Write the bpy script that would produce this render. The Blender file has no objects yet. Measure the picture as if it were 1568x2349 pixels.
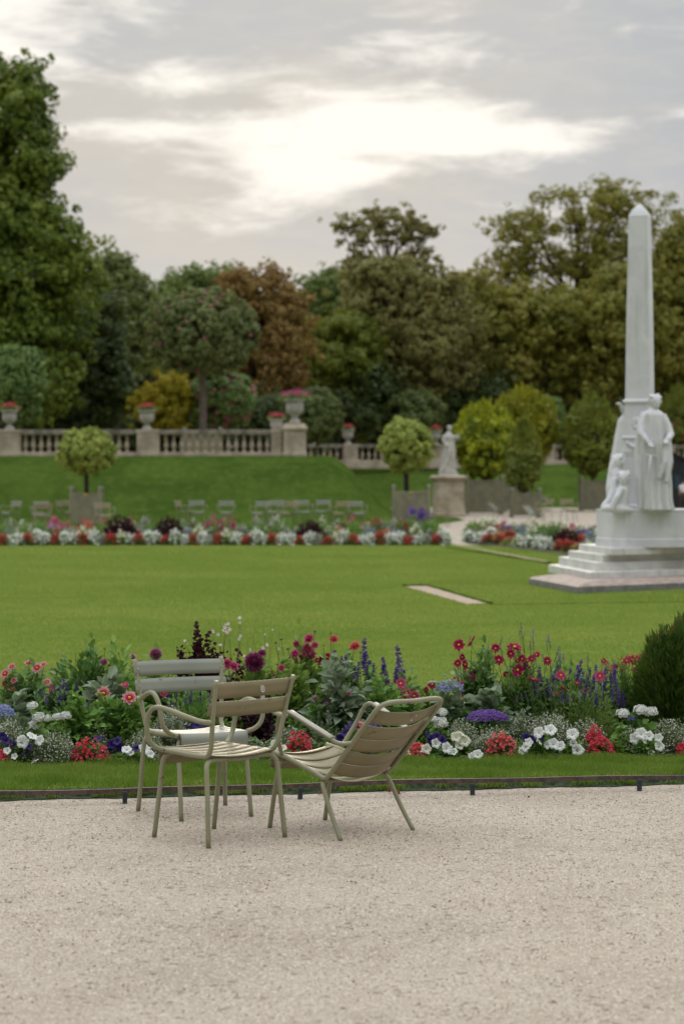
import bpy, math, random
import numpy as np
from mathutils import Vector, Matrix
R = math.radians
rng = np.random.default_rng(7)
C = bpy.context.scene.collection
sc = bpy.context.scene

# ------------------------------------------------------------------ camera
F_PX, HOR, CAMH = 5553.0, 1098.0, 1.8          # focal length and horizon in the 1568 px wide photograph
cam = bpy.data.cameras.new("camera"); cam_ob = bpy.data.objects.new("camera", cam); C.objects.link(cam_ob)
cam_ob.location = (0, 0, CAMH); cam_ob.rotation_euler = (R(90), 0, 0)
cam.sensor_fit = 'HORIZONTAL'; cam.sensor_width = 24.0; cam.lens = 85.0
cam.shift_y = -(1174.5 - HOR) / 1568.0
cam.clip_start = 0.1; cam.clip_end = 3000
cam.dof.use_dof = True; cam.dof.focus_distance = 14.0; cam.dof.aperture_fstop = 3.2
sc.camera = cam_ob
sc.view_settings.view_transform = 'Standard'; sc.view_settings.look = 'None'
sc.view_settings.exposure = 0.0; sc.view_settings.gamma = 1.0
try:
    sc.cycles.use_denoising = True; sc.cycles.denoiser = 'OPENIMAGEDENOISE'
except Exception: pass
sc.cycles.max_bounces = 6; sc.cycles.diffuse_bounces = 3; sc.cycles.transmission_bounces = 3

def W(px, py, d):                                # a point seen at px,py standing d metres off
    return Vector(((px - 784) / F_PX * d, d, CAMH - (py - HOR) / F_PX * d))
def GD(py, z=0.0): return F_PX * (CAMH - z) / (py - HOR)
def G(px, py, z=0.0):
    d = GD(py, z); return Vector(((px - 784) / F_PX * d, d, z))
def PXM(d): return d / F_PX                      # metres per pixel at distance d

# ------------------------------------------------------------------ node helpers
class NT:
    def __init__(s, tree): s.t = tree; s.t.nodes.clear()
    def n(s, typ, **kw):
        nd = s.t.nodes.new(typ)
        for k, v in kw.items():
            if k == 'inp':
                for kk, vv in v.items():
                    if isinstance(vv, bpy.types.NodeSocket): s.t.links.new(vv, nd.inputs[kk])
                    else: nd.inputs[kk].default_value = vv
            else: setattr(nd, k, v)
        return nd
    def l(s, a, b): s.t.links.new(a, b)
    def m(s, op, a, b=None, c=None, clamp=False):
        nd = s.t.nodes.new('ShaderNodeMath'); nd.operation = op; nd.use_clamp = clamp
        for i, v in enumerate((a, b, c)):
            if v is None: continue
            if isinstance(v, bpy.types.NodeSocket): s.t.links.new(v, nd.inputs[i])
            else: nd.inputs[i].default_value = v
        return nd.outputs[0]
    def mix(s, f, a, b, blend='MIX'):
        nd = s.t.nodes.new('ShaderNodeMix'); nd.data_type = 'RGBA'; nd.blend_type = blend
        for i, v in ((0, f), (6, a), (7, b)):
            if isinstance(v, bpy.types.NodeSocket): s.t.links.new(v, nd.inputs[i])
            elif i == 0: nd.inputs[0].default_value = v
            else: nd.inputs[i].default_value = (*v, 1) if len(v) == 3 else v
        return nd.outputs[2]
    def smooth(s, x, a, b):
        nd = s.t.nodes.new('ShaderNodeMapRange'); nd.interpolation_type = 'SMOOTHSTEP'; nd.clamp = True
        s.t.links.new(x, nd.inputs[0]); nd.inputs[1].default_value = a; nd.inputs[2].default_value = b
        return nd.outputs[0]
    def noise(s, vec, scale, detail=4, rough=.5, dist=0, out=0):
        nd = s.n('ShaderNodeTexNoise', inp={'Scale': scale, 'Detail': detail, 'Roughness': rough, 'Distortion': dist})
        if vec is not None: s.l(vec, nd.inputs['Vector'])
        return nd.outputs[out]
    def ramp(s, f, stops, interp='LINEAR'):
        nd = s.n('ShaderNodeValToRGB'); e = nd.color_ramp.elements; nd.color_ramp.interpolation = interp
        while len(e) < len(stops): e.new(.5)
        for i, (p, c) in enumerate(stops): e[i].position = p; e[i].color = (*c, 1)
        if f is not None: s.l(f, nd.inputs[0])
        return nd.outputs[0]

# ------------------------------------------------------------------ sky and sun
SUN_EL, SUN_AZ = R(10), R(-1)
world = bpy.data.worlds.new("World"); sc.world = world; world.use_nodes = True
w = NT(world.node_tree)
tc = w.n('ShaderNodeTexCoord'); vec = tc.outputs['Generated']
sep = w.n('ShaderNodeSeparateXYZ', inp={0: vec})
sx, sy, sz = sep.outputs
az = w.m('ARCTAN2', sx, sy); el = w.m('ARCSINE', sz)
sky = w.n('ShaderNodeTexSky', sky_type='NISHITA'); sky.sun_disc = False
sky.sun_elevation = SUN_EL; sky.sun_rotation = SUN_AZ; sky.air_density = 1.2; sky.dust_density = 2.0
comb = w.n('ShaderNodeCombineXYZ', inp={0: sx, 1: sy, 2: w.m('MULTIPLY', sz, 3.6)})
n1 = w.noise(comb.outputs[0], 13.0, 10, .60, .5)
n2 = w.noise(comb.outputs[0], 42.0, 7, .62, .4)
def blob(px, py, rx, ry, amp):
    a0, e0 = (px - 784) / F_PX, (HOR - py) / F_PX
    da = w.m('DIVIDE', w.m('SUBTRACT', az, a0), rx / F_PX); de = w.m('DIVIDE', w.m('SUBTRACT', el, e0), ry / F_PX)
    q = w.m('ADD', w.m('MULTIPLY', da, da), w.m('MULTIPLY', de, de))
    return w.m('MULTIPLY', w.m('EXPONENT', w.m('MULTIPLY', q, -1.0)), amp)
S = None
for b in [(760, 310, 340, 110, .85), (700, 385, 240, 60, .5), (1180, 320, 280, 50, .75), (260, 305, 230, 28, .7), (850, 105, 110, 45, .38),
          (10, 60, 190, 110, .75), (1170, 145, 170, 24, .35), (1000, 30, 110, 30, .25), (1400, 420, 320, 22, .22), (430, 200, 260, 40, .28),
          (500, 80, 330, 60, -.3), (1420, 120, 300, 190, -.3), (380, 245, 230, 22, -.3), (1100, 362, 230, 22, -.42), (300, 420, 330, 45, -.4), (1080, 440, 300, 26, -.3), (784, 700, 2500, 240, -.35)]:
    o = blob(*b); S = o if S is None else w.m('ADD', S, o)
S = w.m('ADD', S, w.m('MULTIPLY', w.m('SUBTRACT', n1, .5), 3.1)); S = w.m('ADD', S, w.m('MULTIPLY', w.m('SUBTRACT', n2, .5), 1.0))
bright = w.smooth(S, -.12, .92)
n3 = w.noise(comb.outputs[0], 5.0, 5, .5)
grey = w.mix(w.smooth(n3, .38, .64), (.615, .59, .545), (.54, .55, .56))
grey = w.mix(w.smooth(az, .06, .16), grey, (.47, .50, .535))
grey = w.mix(w.m('MULTIPLY', w.smooth(n2, .4, .7), .35), grey, (.66, .64, .60))
cl = w.mix(bright, grey, (1.04, 1.005, .935))
lowband = w.smooth(el, .155, .03)
cl = w.mix(w.m('MULTIPLY', w.smooth(el, .11, .06), .45), cl, (.585, .61, .635))
zen = w.m('ADD', 1.0, w.m('MULTIPLY', w.smooth(el, R(13), R(50)), 1.45))
cl = w.mix(w.smooth(el, R(12), R(40)), cl, (.72, .745, .78))
away = w.m('MULTIPLY', w.smooth(w.m('MULTIPLY', sy, -1.0), -.45, .45), w.smooth(el, R(62), R(18)))
zen = w.m('MULTIPLY', zen, w.m('SUBTRACT', 1.0, w.m('MULTIPLY', away, .46)))
clb = w.n('ShaderNodeBackground', inp={'Color': cl, 'Strength': zen})
skb = w.n('ShaderNodeBackground', inp={'Color': sky.outputs[0], 'Strength': 0.05})
mx = w.n('ShaderNodeMixShader', inp={0: 0.98, 1: skb.outputs[0], 2: clb.outputs[0]})
wo = w.n('ShaderNodeOutputWorld'); w.l(mx.outputs[0], wo.inputs[0])
sun = bpy.data.lights.new("sun", 'SUN'); sun.energy = 1.1; sun.angle = R(14); sun.color = (1.0, .86, .68)
sun_ob = bpy.data.objects.new("sun", sun); C.objects.link(sun_ob); sun_ob.location = (0, 60, 40)
sd = Vector((math.sin(SUN_AZ) * math.cos(SUN_EL), math.cos(SUN_AZ) * math.cos(SUN_EL), math.sin(SUN_EL)))
sun_ob.rotation_euler = sd.to_track_quat('Z', 'Y').to_euler()

# ------------------------------------------------------------------ materials
def new_mat(name):
    m = bpy.data.materials.new(name); m.use_nodes = True; return m, NT(m.node_tree)
def pm(name, col, rough=.6, var=.12, scale=6, bump=0, bscale=40, spec=.4, col2=None, metal=0, coords='Object', lo=.35, hi=.65, coat=0):
    m, t = new_mat(name)
    tcn = t.n('ShaderNodeTexCoord').outputs[coords]
    f = t.smooth(t.noise(tcn, scale, 6, .6), lo, hi)
    a = tuple(max(0, c * (1 - var)) for c in col); b = col2 or tuple(min(1, c * (1 + var)) for c in col)
    bs = t.n('ShaderNodeBsdfPrincipled', inp={'Base Color': t.mix(f, a, b), 'Roughness': rough, 'Specular IOR Level': spec, 'Metallic': metal, 'Coat Weight': coat})
    if bump:
        bp = t.n('ShaderNodeBump', inp={'Strength': .6, 'Distance': bump, 'Height': t.noise(tcn, bscale, 6, .6)})
        t.l(bp.outputs[0], bs.inputs['Normal'])
    o = t.n('ShaderNodeOutputMaterial'); t.l(bs.outputs[0], o.inputs[0]); return m
def leafmat(name, cols, trans=.35, rough=.55, nscale=.5, spec=.3, tcol=None):
    """each leaf its own tint (random per island) over a slow drift of hue through the plant"""
    m, t = new_mat(name)
    geo = t.n('ShaderNodeNewGeometry'); tcn = t.n('ShaderNodeTexCoord').outputs['Object']
    n = t.noise(tcn, nscale, 3, .5)
    f = t.m('ADD', t.m('MULTIPLY', geo.outputs['Random Per Island'], .55), t.m('MULTIPLY', t.smooth(n, .3, .7), .45))
    k = len(cols); col = t.ramp(f, [(i / max(1, k - 1), c) for i, c in enumerate(cols)])
    bs = t.n('ShaderNodeBsdfPrincipled', inp={'Base Color': col, 'Roughness': rough, 'Specular IOR Level': spec})
    tr = t.n('ShaderNodeBsdfTranslucent', inp={'Color': t.mix(.5, col, tcol or (.25, .30, .03))})
    ms = t.n('ShaderNodeMixShader', inp={0: trans, 1: bs.outputs[0], 2: tr.outputs[0]})
    o = t.n('ShaderNodeOutputMaterial'); t.l(ms.outputs[0], o.inputs[0]); return m
def petalmat(name, inner, outer, r0, r1, trans=.25, var=.2):
    m, t = new_mat(name)
    tcn = t.n('ShaderNodeTexCoord').outputs['Object']; geo = t.n('ShaderNodeNewGeometry')
    ln = t.n('ShaderNodeVectorMath', operation='LENGTH', inp={0: tcn}).outputs['Value']
    col = t.mix(t.smooth(ln, r0, r1), inner, outer)
    col = t.mix(t.m('MULTIPLY', geo.outputs['Random Per Island'], var), col, (.02, .0, .01))
    bs = t.n('ShaderNodeBsdfPrincipled', inp={'Base Color': col, 'Roughness': .55, 'Specular IOR Level': .25})
    tr = t.n('ShaderNodeBsdfTranslucent', inp={'Color': col})
    ms = t.n('ShaderNodeMixShader', inp={0: trans, 1: bs.outputs[0], 2: tr.outputs[0]})
    o = t.n('ShaderNodeOutputMaterial'); t.l(ms.outputs[0], o.inputs[0]); return m
M = {}
def paint(name, col, worn):
    m, t = new_mat(name)
    tcn = t.n('ShaderNodeTexCoord').outputs['Object']
    n = t.noise(tcn, 14, 8, .65); n2 = t.noise(tcn, 4, 3, .5)
    c = t.mix(t.smooth(n2, .3, .7), tuple(x * .90 for x in col), tuple(x * 1.08 for x in col))
    c = t.mix(t.smooth(n, .61, .70), c, worn)
    n3 = t.noise(tcn, 90, 4, .6)
    bs = t.n('ShaderNodeBsdfPrincipled', inp={'Base Color': c, 'Roughness': t.m('ADD', .42, t.m('MULTIPLY', n, .22)), 'Specular IOR Level': .42})
    bp = t.n('ShaderNodeBump', inp={'Strength': .25, 'Distance': .0006, 'Height': n3}); t.l(bp.outputs[0], bs.inputs['Normal'])
    o = t.n('ShaderNodeOutputMaterial'); t.l(bs.outputs[0], o.inputs[0]); return m
M['khaki'] = paint('khaki paint', (.235, .198, .108), (.13, .085, .045))
M['sage'] = paint('grey green paint', (.235, .245, .195), (.15, .11, .07))
M['tubegreen'] = paint('olive tube paint', (.262, .255, .155), (.13, .085, .045))
M['cream'] = paint('worn cream paint', (.42, .40, .32), (.25, .2, .13))
M['emblem'] = pm('pale emblem', (.62, .60, .55), .6, .1, 200)
M['screw'] = pm('screw steel', (.45, .45, .43), .4, .1, 60, metal=.6)
M['rust'] = pm('rusty dark iron', (.085, .068, .062), .6, .5, 25, bump=.002, bscale=80, col2=(.12, .07, .055))
M['iron'] = pm('dark iron', (.035, .04, .048), .6, .4, 30, bump=.001, bscale=90)
M['marble'] = pm('white marble', (.66, .655, .64), .5, .10, 3.5, bump=.006, bscale=25, col2=(.74, .73, .70), lo=.3, hi=.7)
M['marble_worn'] = pm('weathered marble steps', (.56, .55, .51), .6, .14, 2.5, bump=.004, bscale=30, col2=(.70, .68, .62))
def marble(name, a, b_, streak, joints=0):
    m, t = new_mat(name); tcn = t.n('ShaderNodeTexCoord').outputs['Object']; mp = t.n('ShaderNodeMapping', inp={'Vector': tcn}); mp.inputs['Scale'].default_value = (9, 9, .8)
    c = t.mix(t.smooth(t.noise(tcn, 2.6, 6, .6, .8), .35, .65), a, b_); c = t.mix(t.m('MULTIPLY', t.smooth(t.noise(mp.outputs[0], 1.0, 5, .6), .52, .74), .6), c, streak)
    c = t.mix(t.m('MULTIPLY', t.smooth(t.noise(tcn, 12, 6, .7), .58, .75), .4), c, (.40, .39, .34))
    bs = t.n('ShaderNodeBsdfPrincipled', inp={'Base Color': c, 'Roughness': .55, 'Specular IOR Level': .35}); bp = t.n('ShaderNodeBump', inp={'Strength': .5, 'Distance': .006, 'Height': t.noise(tcn, 30, 6, .6)}); t.l(bp.outputs[0], bs.inputs['Normal'])
    o = t.n('ShaderNodeOutputMaterial'); t.l(bs.outputs[0], o.inputs[0]); return m
M['marble'] = marble('white marble', (.60, .60, .625), (.68, .68, .685), (.47, .46, .42)); M['marble_worn'] = marble('weathered marble steps', (.56, .555, .52), (.70, .685, .63), (.42, .40, .34))
M['granite'] = pm('brown granite plinth', (.30, .235, .195), .75, .2, 8, bump=.004, bscale=60, col2=(.38, .30, .25))
M['granite_side'] = pm('grey granite', (.19, .19, .175), .75, .2, 8, bump=.004, bscale=60)
M['stone'] = pm('weathered limestone', (.41, .34, .25), .85, .2, 1.6, bump=.01, bscale=14, col2=(.53, .45, .34))
M['stone_dark'] = pm('lichened coping stone', (.17, .15, .115), .9, .3, 2.5, bump=.01, bscale=20, col2=(.30, .265, .20))
M['urn'] = pm('grey stone urn', (.42, .40, .35), .8, .18, 5, bump=.006, bscale=30)
M['statue'] = pm('pale statue stone', (.47, .45, .40), .7, .16, 4, bump=.006, bscale=30)
M['tub'] = pm('grey green tub paint', (.235, .225, .145), .65, .15, 3, bump=.002, bscale=40)
M['tub2'] = pm('darker tub paint', (.18, .172, .11), .65, .15, 3, bump=.002, bscale=40)
M['finial'] = pm('pale finial paint', (.30, .31, .25), .5, .1, 8)
M['brass'] = pm('brass plate', (.55, .40, .14), .5, .2, 20)
M['bark'] = pm('bark', (.035, .028, .020), .95, .4, 4, bump=.03, bscale=12)
M['barkgrey'] = pm('grey bark', (.13, .11, .085), .9, .3, 8, bump=.01, bscale=30)
M['soil'] = pm('bed soil', (.030, .022, .015), .95, .4, 12, bump=.02, bscale=30)
M['white'] = pm('white cotton', (.7, .7, .72), .8, .05, 10)
M['skin'] = pm('skin', (.42, .27, .20), .6, .05, 10)
M['darkcloth'] = pm('dark brown trousers', (.06, .035, .03), .8, .1, 10)
M['hair'] = pm('brown hair', (.04, .025, .018), .8, .1, 30)
M['boothdark'] = pm('black green kiosk paint', (.010, .014, .014), .6, .2, 3)
M['boothblue'] = pm('blue green kiosk paint', (.02, .05, .07), .6, .2, 3)
M['deadleaf'] = pm('dry brown leaf', (.22, .10, .035), .8, .3, 30)

M['turfcut_shade'] = pm('shade-darkened turf edge', (.016, .026, .008), .95, .4, 30, bump=.01, bscale=60, col2=(.035, .055, .015))  # weedy turf face, with the shadow beneath the rail painted into its near-black green
M['path'] = pm('worn dusty path', (.33, .25, .175), .95, .15, 6, bump=.004, bscale=80, col2=(.40, .31, .22))
def gravel_mat():
    m, t = new_mat('pale gravel')
    tcn = t.n('ShaderNodeTexCoord').outputs['Object']
    big = t.noise(tcn, .9, 5, .6); mid = t.noise(tcn, 7, 6, .65); fine = t.noise(tcn, 90, 4, .7)
    vo = t.n('ShaderNodeTexVoronoi', inp={'Vector': tcn, 'Scale': 125.0})
    vo2 = t.n('ShaderNodeTexVoronoi', inp={'Vector': tcn, 'Scale': 42.0})
    c = t.mix(t.smooth(big, .3, .7), (.325, .272, .205), (.420, .358, .275))
    c = t.mix(t.m('MULTIPLY', t.smooth(t.noise(tcn, 3.2, 6, .65, .6), .42, .68), .45), c, (.455, .393, .305))
    c = t.mix(t.m('MULTIPLY', t.smooth(mid, .50, .78), .5), c, (.34, .28, .215))
    vs = t.n('ShaderNodeSeparateColor', inp={0: vo.outputs['Color']})
    c = t.mix(t.m('MULTIPLY', t.smooth(vs.outputs[0], .84, .94), .8), c, (.22, .165, .13))
    c = t.mix(t.smooth(vs.outputs[1], .78, .93), c, (.60, .54, .46))
    c = t.mix(t.m('MULTIPLY', t.smooth(vo.outputs['Distance'], .35, .75), .2), c, (.27, .215, .17))
    v2 = t.n('ShaderNodeSeparateColor', inp={0: vo2.outputs['Color']})
    c = t.mix(t.m('MULTIPLY', t.smooth(v2.outputs[2], .975, .99), .7), c, (.15, .10, .08))
    bs = t.n('ShaderNodeBsdfPrincipled', inp={'Base Color': c, 'Roughness': .9, 'Specular IOR Level': .25})
    h = t.m('ADD', t.m('MULTIPLY', vo.outputs['Distance'], -.6), t.m('ADD', t.m('MULTIPLY', mid, .15), t.m('MULTIPLY', vo2.outputs['Distance'], -.15)))
    bp = t.n('ShaderNodeBump', inp={'Strength': .8, 'Distance': .005, 'Height': h}); t.l(bp.outputs[0], bs.inputs['Normal'])
    o = t.n('ShaderNodeOutputMaterial'); t.l(bs.outputs[0], o.inputs[0]); return m
M['gravel'] = gravel_mat()
M['pebble'] = leafmat('loose pebbles', [(.13, .09, .07), (.33, .25, .19), (.45, .38, .30), (.60, .54, .46)], trans=0, rough=.85, nscale=3)
def turf_mat(name, a, b, c3, s=1.0):
    m, t = new_mat(name)
    tcn = t.n('ShaderNodeTexCoord').outputs['Object']
    f1 = t.noise(tcn, .35 * s, 4, .6); f2 = t.noise(tcn, 2.2 * s, 6, .7); f3 = t.noise(tcn, 30 * s, 4, .7)
    col = t.mix(t.smooth(f1, .35, .65), a, b); col = t.mix(t.m('MULTIPLY', t.smooth(f2, .45, .72), .75), col, c3)
    col = t.mix(t.m('MULTIPLY', t.smooth(f3, .40, .75), .5), col, tuple(x * .45 for x in a))
    bs = t.n('ShaderNodeBsdfPrincipled', inp={'Base Color': col, 'Roughness': 1.0, 'Specular IOR Level': 0.0})
    bp = t.n('ShaderNodeBump', inp={'Strength': .8, 'Distance': .03, 'Height': t.m('ADD', f3, f2)}); t.l(bp.outputs[0], bs.inputs['Normal'])
    o = t.n('ShaderNodeOutputMaterial'); t.l(bs.outputs[0], o.inputs[0]); return m
M['lawn'] = turf_mat('lawn turf', (.125, .182, .032), (.172, .224, .048), (.250, .262, .056), .6)
M['bank'] = turf_mat('bank turf', (.044, .082, .013), (.070, .114, .020), (.115, .150, .032), 1.3)
def blade_mat(name, cols, nscale):
    return leafmat(name, cols, trans=.4, rough=.5, nscale=nscale, spec=.25, tcol=(.20, .33, .02))
M['blade'] = blade_mat('grass blades', [(.165, .245, .044), (.210, .290, .056), (.265, .325, .070), (.37, .38, .10)], .30)
M['blade_near'] = blade_mat('near grass blades', [(.095, .165, .020), (.135, .22, .030), (.18, .26, .042), (.28, .31, .09)], 1.2)
def lm(key, *cols, **kw): M[key] = leafmat(key.replace('_', ' '), list(cols), **kw)
lm('chestnut_green', (0.040, 0.079, 0.012), (0.091, 0.149, 0.016), (0.171, 0.229, 0.025), (0.260, 0.278, 0.041), nscale=.25, trans=.3)
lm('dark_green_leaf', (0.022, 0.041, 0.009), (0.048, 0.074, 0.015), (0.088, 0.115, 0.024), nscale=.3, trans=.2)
lm('blue_green_leaf', (0.073, 0.113, 0.030), (0.135, 0.174, 0.046), (0.208, 0.245, 0.065), nscale=.3, trans=.25)
lm('soft_green_leaf', (0.081, 0.133, 0.033), (0.141, 0.199, 0.046), (0.201, 0.264, 0.066), nscale=.3, trans=.3)
lm('rust_leaf', (0.121, 0.094, 0.029), (0.224, 0.153, 0.042), (0.310, 0.200, 0.053), (0.207, 0.200, 0.058), nscale=.3, trans=.3, tcol=(.35, .15, .02))
lm('olive_leaf', (0.105, 0.111, 0.032), (0.195, 0.190, 0.051), (0.277, 0.263, 0.081), (0.185, 0.223, 0.046), nscale=.25, trans=.3, tcol=(.3, .22, .04))
lm('olive_green_leaf', (0.083, 0.108, 0.019), (0.177, 0.193, 0.027), (0.284, 0.276, 0.042), (0.237, 0.181, 0.046), nscale=.25, trans=.35, tcol=(.35, .30, .03))
lm('yellow_green_leaf', (0.084, 0.119, 0.015), (0.154, 0.193, 0.023), (0.224, 0.252, 0.034), nscale=.4, trans=.4, tcol=(.4, .38, .02))
lm('yellow_leaf', (0.246, 0.238, 0.019), (0.386, 0.347, 0.024), (0.527, 0.437, 0.032), nscale=.6, trans=.45, tcol=(.55, .42, .02))
lm('oleander_leaf', (0.079, 0.114, 0.031), (0.147, 0.181, 0.052), (0.226, 0.238, 0.078), nscale=.7, trans=.25)
lm('oleander_green', (0.068, 0.139, 0.034), (0.131, 0.214, 0.050), (0.209, 0.301, 0.076), nscale=.7, trans=.25)
lm('orange_tree_leaf', (0.175, 0.241, 0.042), (0.329, 0.401, 0.075), (0.564, 0.596, 0.127), nscale=1.5, trans=.3)
lm('cypress_leaf', (0.078, 0.127, 0.013), (0.176, 0.238, 0.019), (0.382, 0.438, 0.023), (0.697, 0.709, 0.031), nscale=.8, trans=.35, tcol=(.4, .38, .02))
lm('golden_leaf', (0.094, 0.114, 0.011), (0.188, 0.210, 0.015), (0.325, 0.336, 0.022), (0.450, 0.420, 0.033), nscale=.8, trans=.4, tcol=(.5, .48, .03))
lm('bronze_leaf', (0.083, 0.125, 0.018), (0.180, 0.211, 0.028), (0.301, 0.325, 0.035), nscale=.8, trans=.3)
# flower-bed leaves and petals
lm('bed_green', (0.084, 0.206, 0.048), (0.183, 0.357, 0.076), (0.342, 0.506, 0.136), nscale=5, trans=.3, spec=.4)
lm('bed_light_green', (0.096, 0.205, 0.039), (0.180, 0.311, 0.064), (0.297, 0.408, 0.128), nscale=5, trans=.4)
lm('bed_dark_green', (0.046, 0.122, 0.036), (0.100, 0.232, 0.061), (0.206, 0.348, 0.097), nscale=5, trans=.25, spec=.5)
lm('sage_leaf', (0.160, 0.235, 0.151), (0.254, 0.324, 0.220), (0.371, 0.438, 0.321), nscale=5, trans=.25)
lm('frost_leaf', (0.108, 0.156, 0.066), (0.216, 0.264, 0.132), (0.408, 0.444, 0.276), nscale=8, trans=.35)
lm('frost_white', (.45, .45, .36), (.62, .62, .52), (.75, .75, .68), nscale=8, trans=.3, tcol=(.7, .7, .6))
lm('burgundy_leaf', (0.014, 0.005, 0.010), (0.036, 0.011, 0.019), (0.066, 0.022, 0.030), nscale=6, trans=.2, tcol=(.12, .01, .02))
lm('stem_green', (.06, .10, .03), (.09, .13, .045), nscale=5, trans=.1)
lm('stem_tan', (.16, .13, .06), (.22, .18, .09), nscale=5, trans=.1)
lm('silver_leaf', (.25, .28, .21), (.36, .39, .31), (.46, .48, .40), nscale=6, trans=.25, tcol=(.4, .4, .3))
lm('needle_green', (0.018, 0.053, 0.011), (0.043, 0.098, 0.015), (0.086, 0.158, 0.029), nscale=6, trans=.3)
lm('salvia_purple', (0.085, 0.033, 0.234), (0.160, 0.066, 0.370), (0.244, 0.123, 0.507), nscale=9, trans=.2, tcol=(.15, .06, .35))
lm('lavender_grey', (0.130, 0.117, 0.195), (0.208, 0.182, 0.286), (0.286, 0.260, 0.364), nscale=9, trans=.2, tcol=(.2, .2, .3))
lm('heliotrope', (0.125, 0.050, 0.250), (0.213, 0.100, 0.400), (0.300, 0.175, 0.500), nscale=9, trans=.2, tcol=(.25, .1, .5))
lm('ageratum', (.22, .26, .48), (.32, .36, .60), (.42, .46, .68), nscale=9, trans=.2, tcol=(.3, .35, .6))
lm('begonia_red', (.36, .012, .030), (.55, .030, .055), (.68, .09, .12), (.74, .20, .22), nscale=6, trans=.3, tcol=(.8, .05, .06))
lm('begonia_pink', (.55, .05, .07), (.72, .12, .13), (.85, .26, .24), nscale=6, trans=.3, tcol=(.8, .1, .1))
lm('white_petal', (.70, .72, .66), (.82, .83, .78), (.88, .88, .85), nscale=6, trans=.25, tcol=(.8, .8, .7))
lm('cream_petal', (.60, .60, .42), (.75, .74, .58), (.85, .84, .74), nscale=6, trans=.25, tcol=(.8, .8, .6))
lm('navy_petal', (.012, .006, .05), (.030, .015, .11), (.055, .03, .18), nscale=6, trans=.2, tcol=(.05, .02, .3))
lm('pink_petal', (.42, .04, .14), (.58, .09, .22), (.70, .22, .34), nscale=6, trans=.3, tcol=(.7, .1, .3))
lm('oleander_petal', (.62, .12, .22), (.75, .25, .36), nscale=6, trans=.3, tcol=(.8, .2, .35))
lm('magenta_petal', (.26, .012, .11), (.42, .03, .17), (.55, .09, .27), nscale=6, trans=.3, tcol=(.6, .05, .3))
lm('crimson_petal', (.18, .006, .025), (.34, .012, .06), (.46, .03, .10), nscale=6, trans=.3, tcol=(.5, .02, .04))
lm('geranium_red', (.42, .03, .06), (.58, .09, .13), nscale=6, trans=.3, tcol=(.7, .05, .05))
lm('gaura_petal', (.62, .52, .50), (.78, .72, .70), nscale=6, trans=.3, tcol=(.8, .7, .7))
M['eye'] = pm('yellow flower eye', (.62, .28, .02), .8, .2, 300)
M['dahlia_bicolour'] = petalmat('pink edged red petals', (.50, .008, .035), (.82, .42, .46), .014, .036)
M['dahlia_crimson'] = petalmat('crimson petals', (.30, .005, .045), (.50, .022, .12), .01, .04)
M['dahlia_magenta'] = petalmat('magenta petals', (.30, .006, .10), (.48, .05, .24), .012, .05)
M['dahlia_coral'] = petalmat('coral pink petals', (.60, .10, .08), (.72, .16, .18), .01, .05)
M['pompon_pink'] = petalmat('pompon pink petals', (.38, .03, .17), (.62, .24, .42), .015, .075, var=.35)
M['pompon_pale'] = petalmat('pale pink pompon petals', (.50, .05, .22), (.80, .55, .60), .015, .06, var=.2)
M['dahlia_pink'] = petalmat('rose pink petals', (.52, .05, .14), (.66, .16, .30), .012, .055)

# ------------------------------------------------------------------ mesh helpers
class Buf:
    def __init__(s): s.v = []; s.f = []; s.n = 0
    def add(s, V, F, mi=0):
        V = np.asarray(V, float).reshape(-1, 3)
        if len(F) == 0: return s
        if not isinstance(F, np.ndarray) and len({len(f) for f in F}) > 1:
            s.v.append(V)
            for k in sorted({len(f) for f in F}): s.f.append((np.array([f for f in F if len(f) == k]) + s.n, mi))
            s.n += len(V); return s
        F = np.asarray(F, int)
        s.v.append(V); s.f.append((F + s.n, mi)); s.n += len(V); return s
    def pat(s, VS, pattern, mi=0):
        VS = np.asarray(VS, float); N, p, _ = VS.shape
        if N == 0: return s
        base = s.n; s.v.append(VS.reshape(-1, 3)); s.n += N * p
        off = (np.arange(N) * p)[:, None]
        for k in sorted({len(f) for f in pattern}):
            fs = np.array([f for f in pattern if len(f) == k])
            F = (fs[None] + off[:, :, None]).reshape(-1, k)
            s.f.append((F + base, mi))
        return s
    def mesh(s, name, mats, smooth=False):
        me = bpy.data.meshes.new(name)
        V = np.concatenate(s.v) if s.v else np.zeros((0, 3))
        loops = np.concatenate([f.ravel() for f, _ in s.f]) if s.f else np.zeros(0, int)
        tot = np.concatenate([np.full(len(f), f.shape[1]) for f, _ in s.f])
        mi = np.concatenate([np.full(len(f), m) for f, m in s.f])
        st = np.concatenate([[0], np.cumsum(tot)[:-1]])
        me.vertices.add(len(V)); me.vertices.foreach_set('co', V.astype(np.float32).ravel())
        me.loops.add(len(loops)); me.loops.foreach_set('vertex_index', loops.astype(np.int32))
        me.polygons.add(len(tot)); me.polygons.foreach_set('loop_start', st.astype(np.int32)); me.polygons.foreach_set('loop_total', tot.astype(np.int32))
        me.polygons.foreach_set('material_index', mi.astype(np.int32))
        me.polygons.foreach_set('use_smooth', np.full(len(tot), smooth, dtype=bool))
        for m in (mats if isinstance(mats, (list, tuple)) else [mats]): me.materials.append(M[m] if isinstance(m, str) else m)
        me.update(calc_edges=True); me.validate(); return me
    def obj(s, name, mats, parent=None, smooth=False, loc=None):
        o = bpy.data.objects.new(name, s.mesh(name, mats, smooth)); C.objects.link(o)
        if parent: o.parent = parent
        if loc is not None: o.location = loc
        return o
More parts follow.
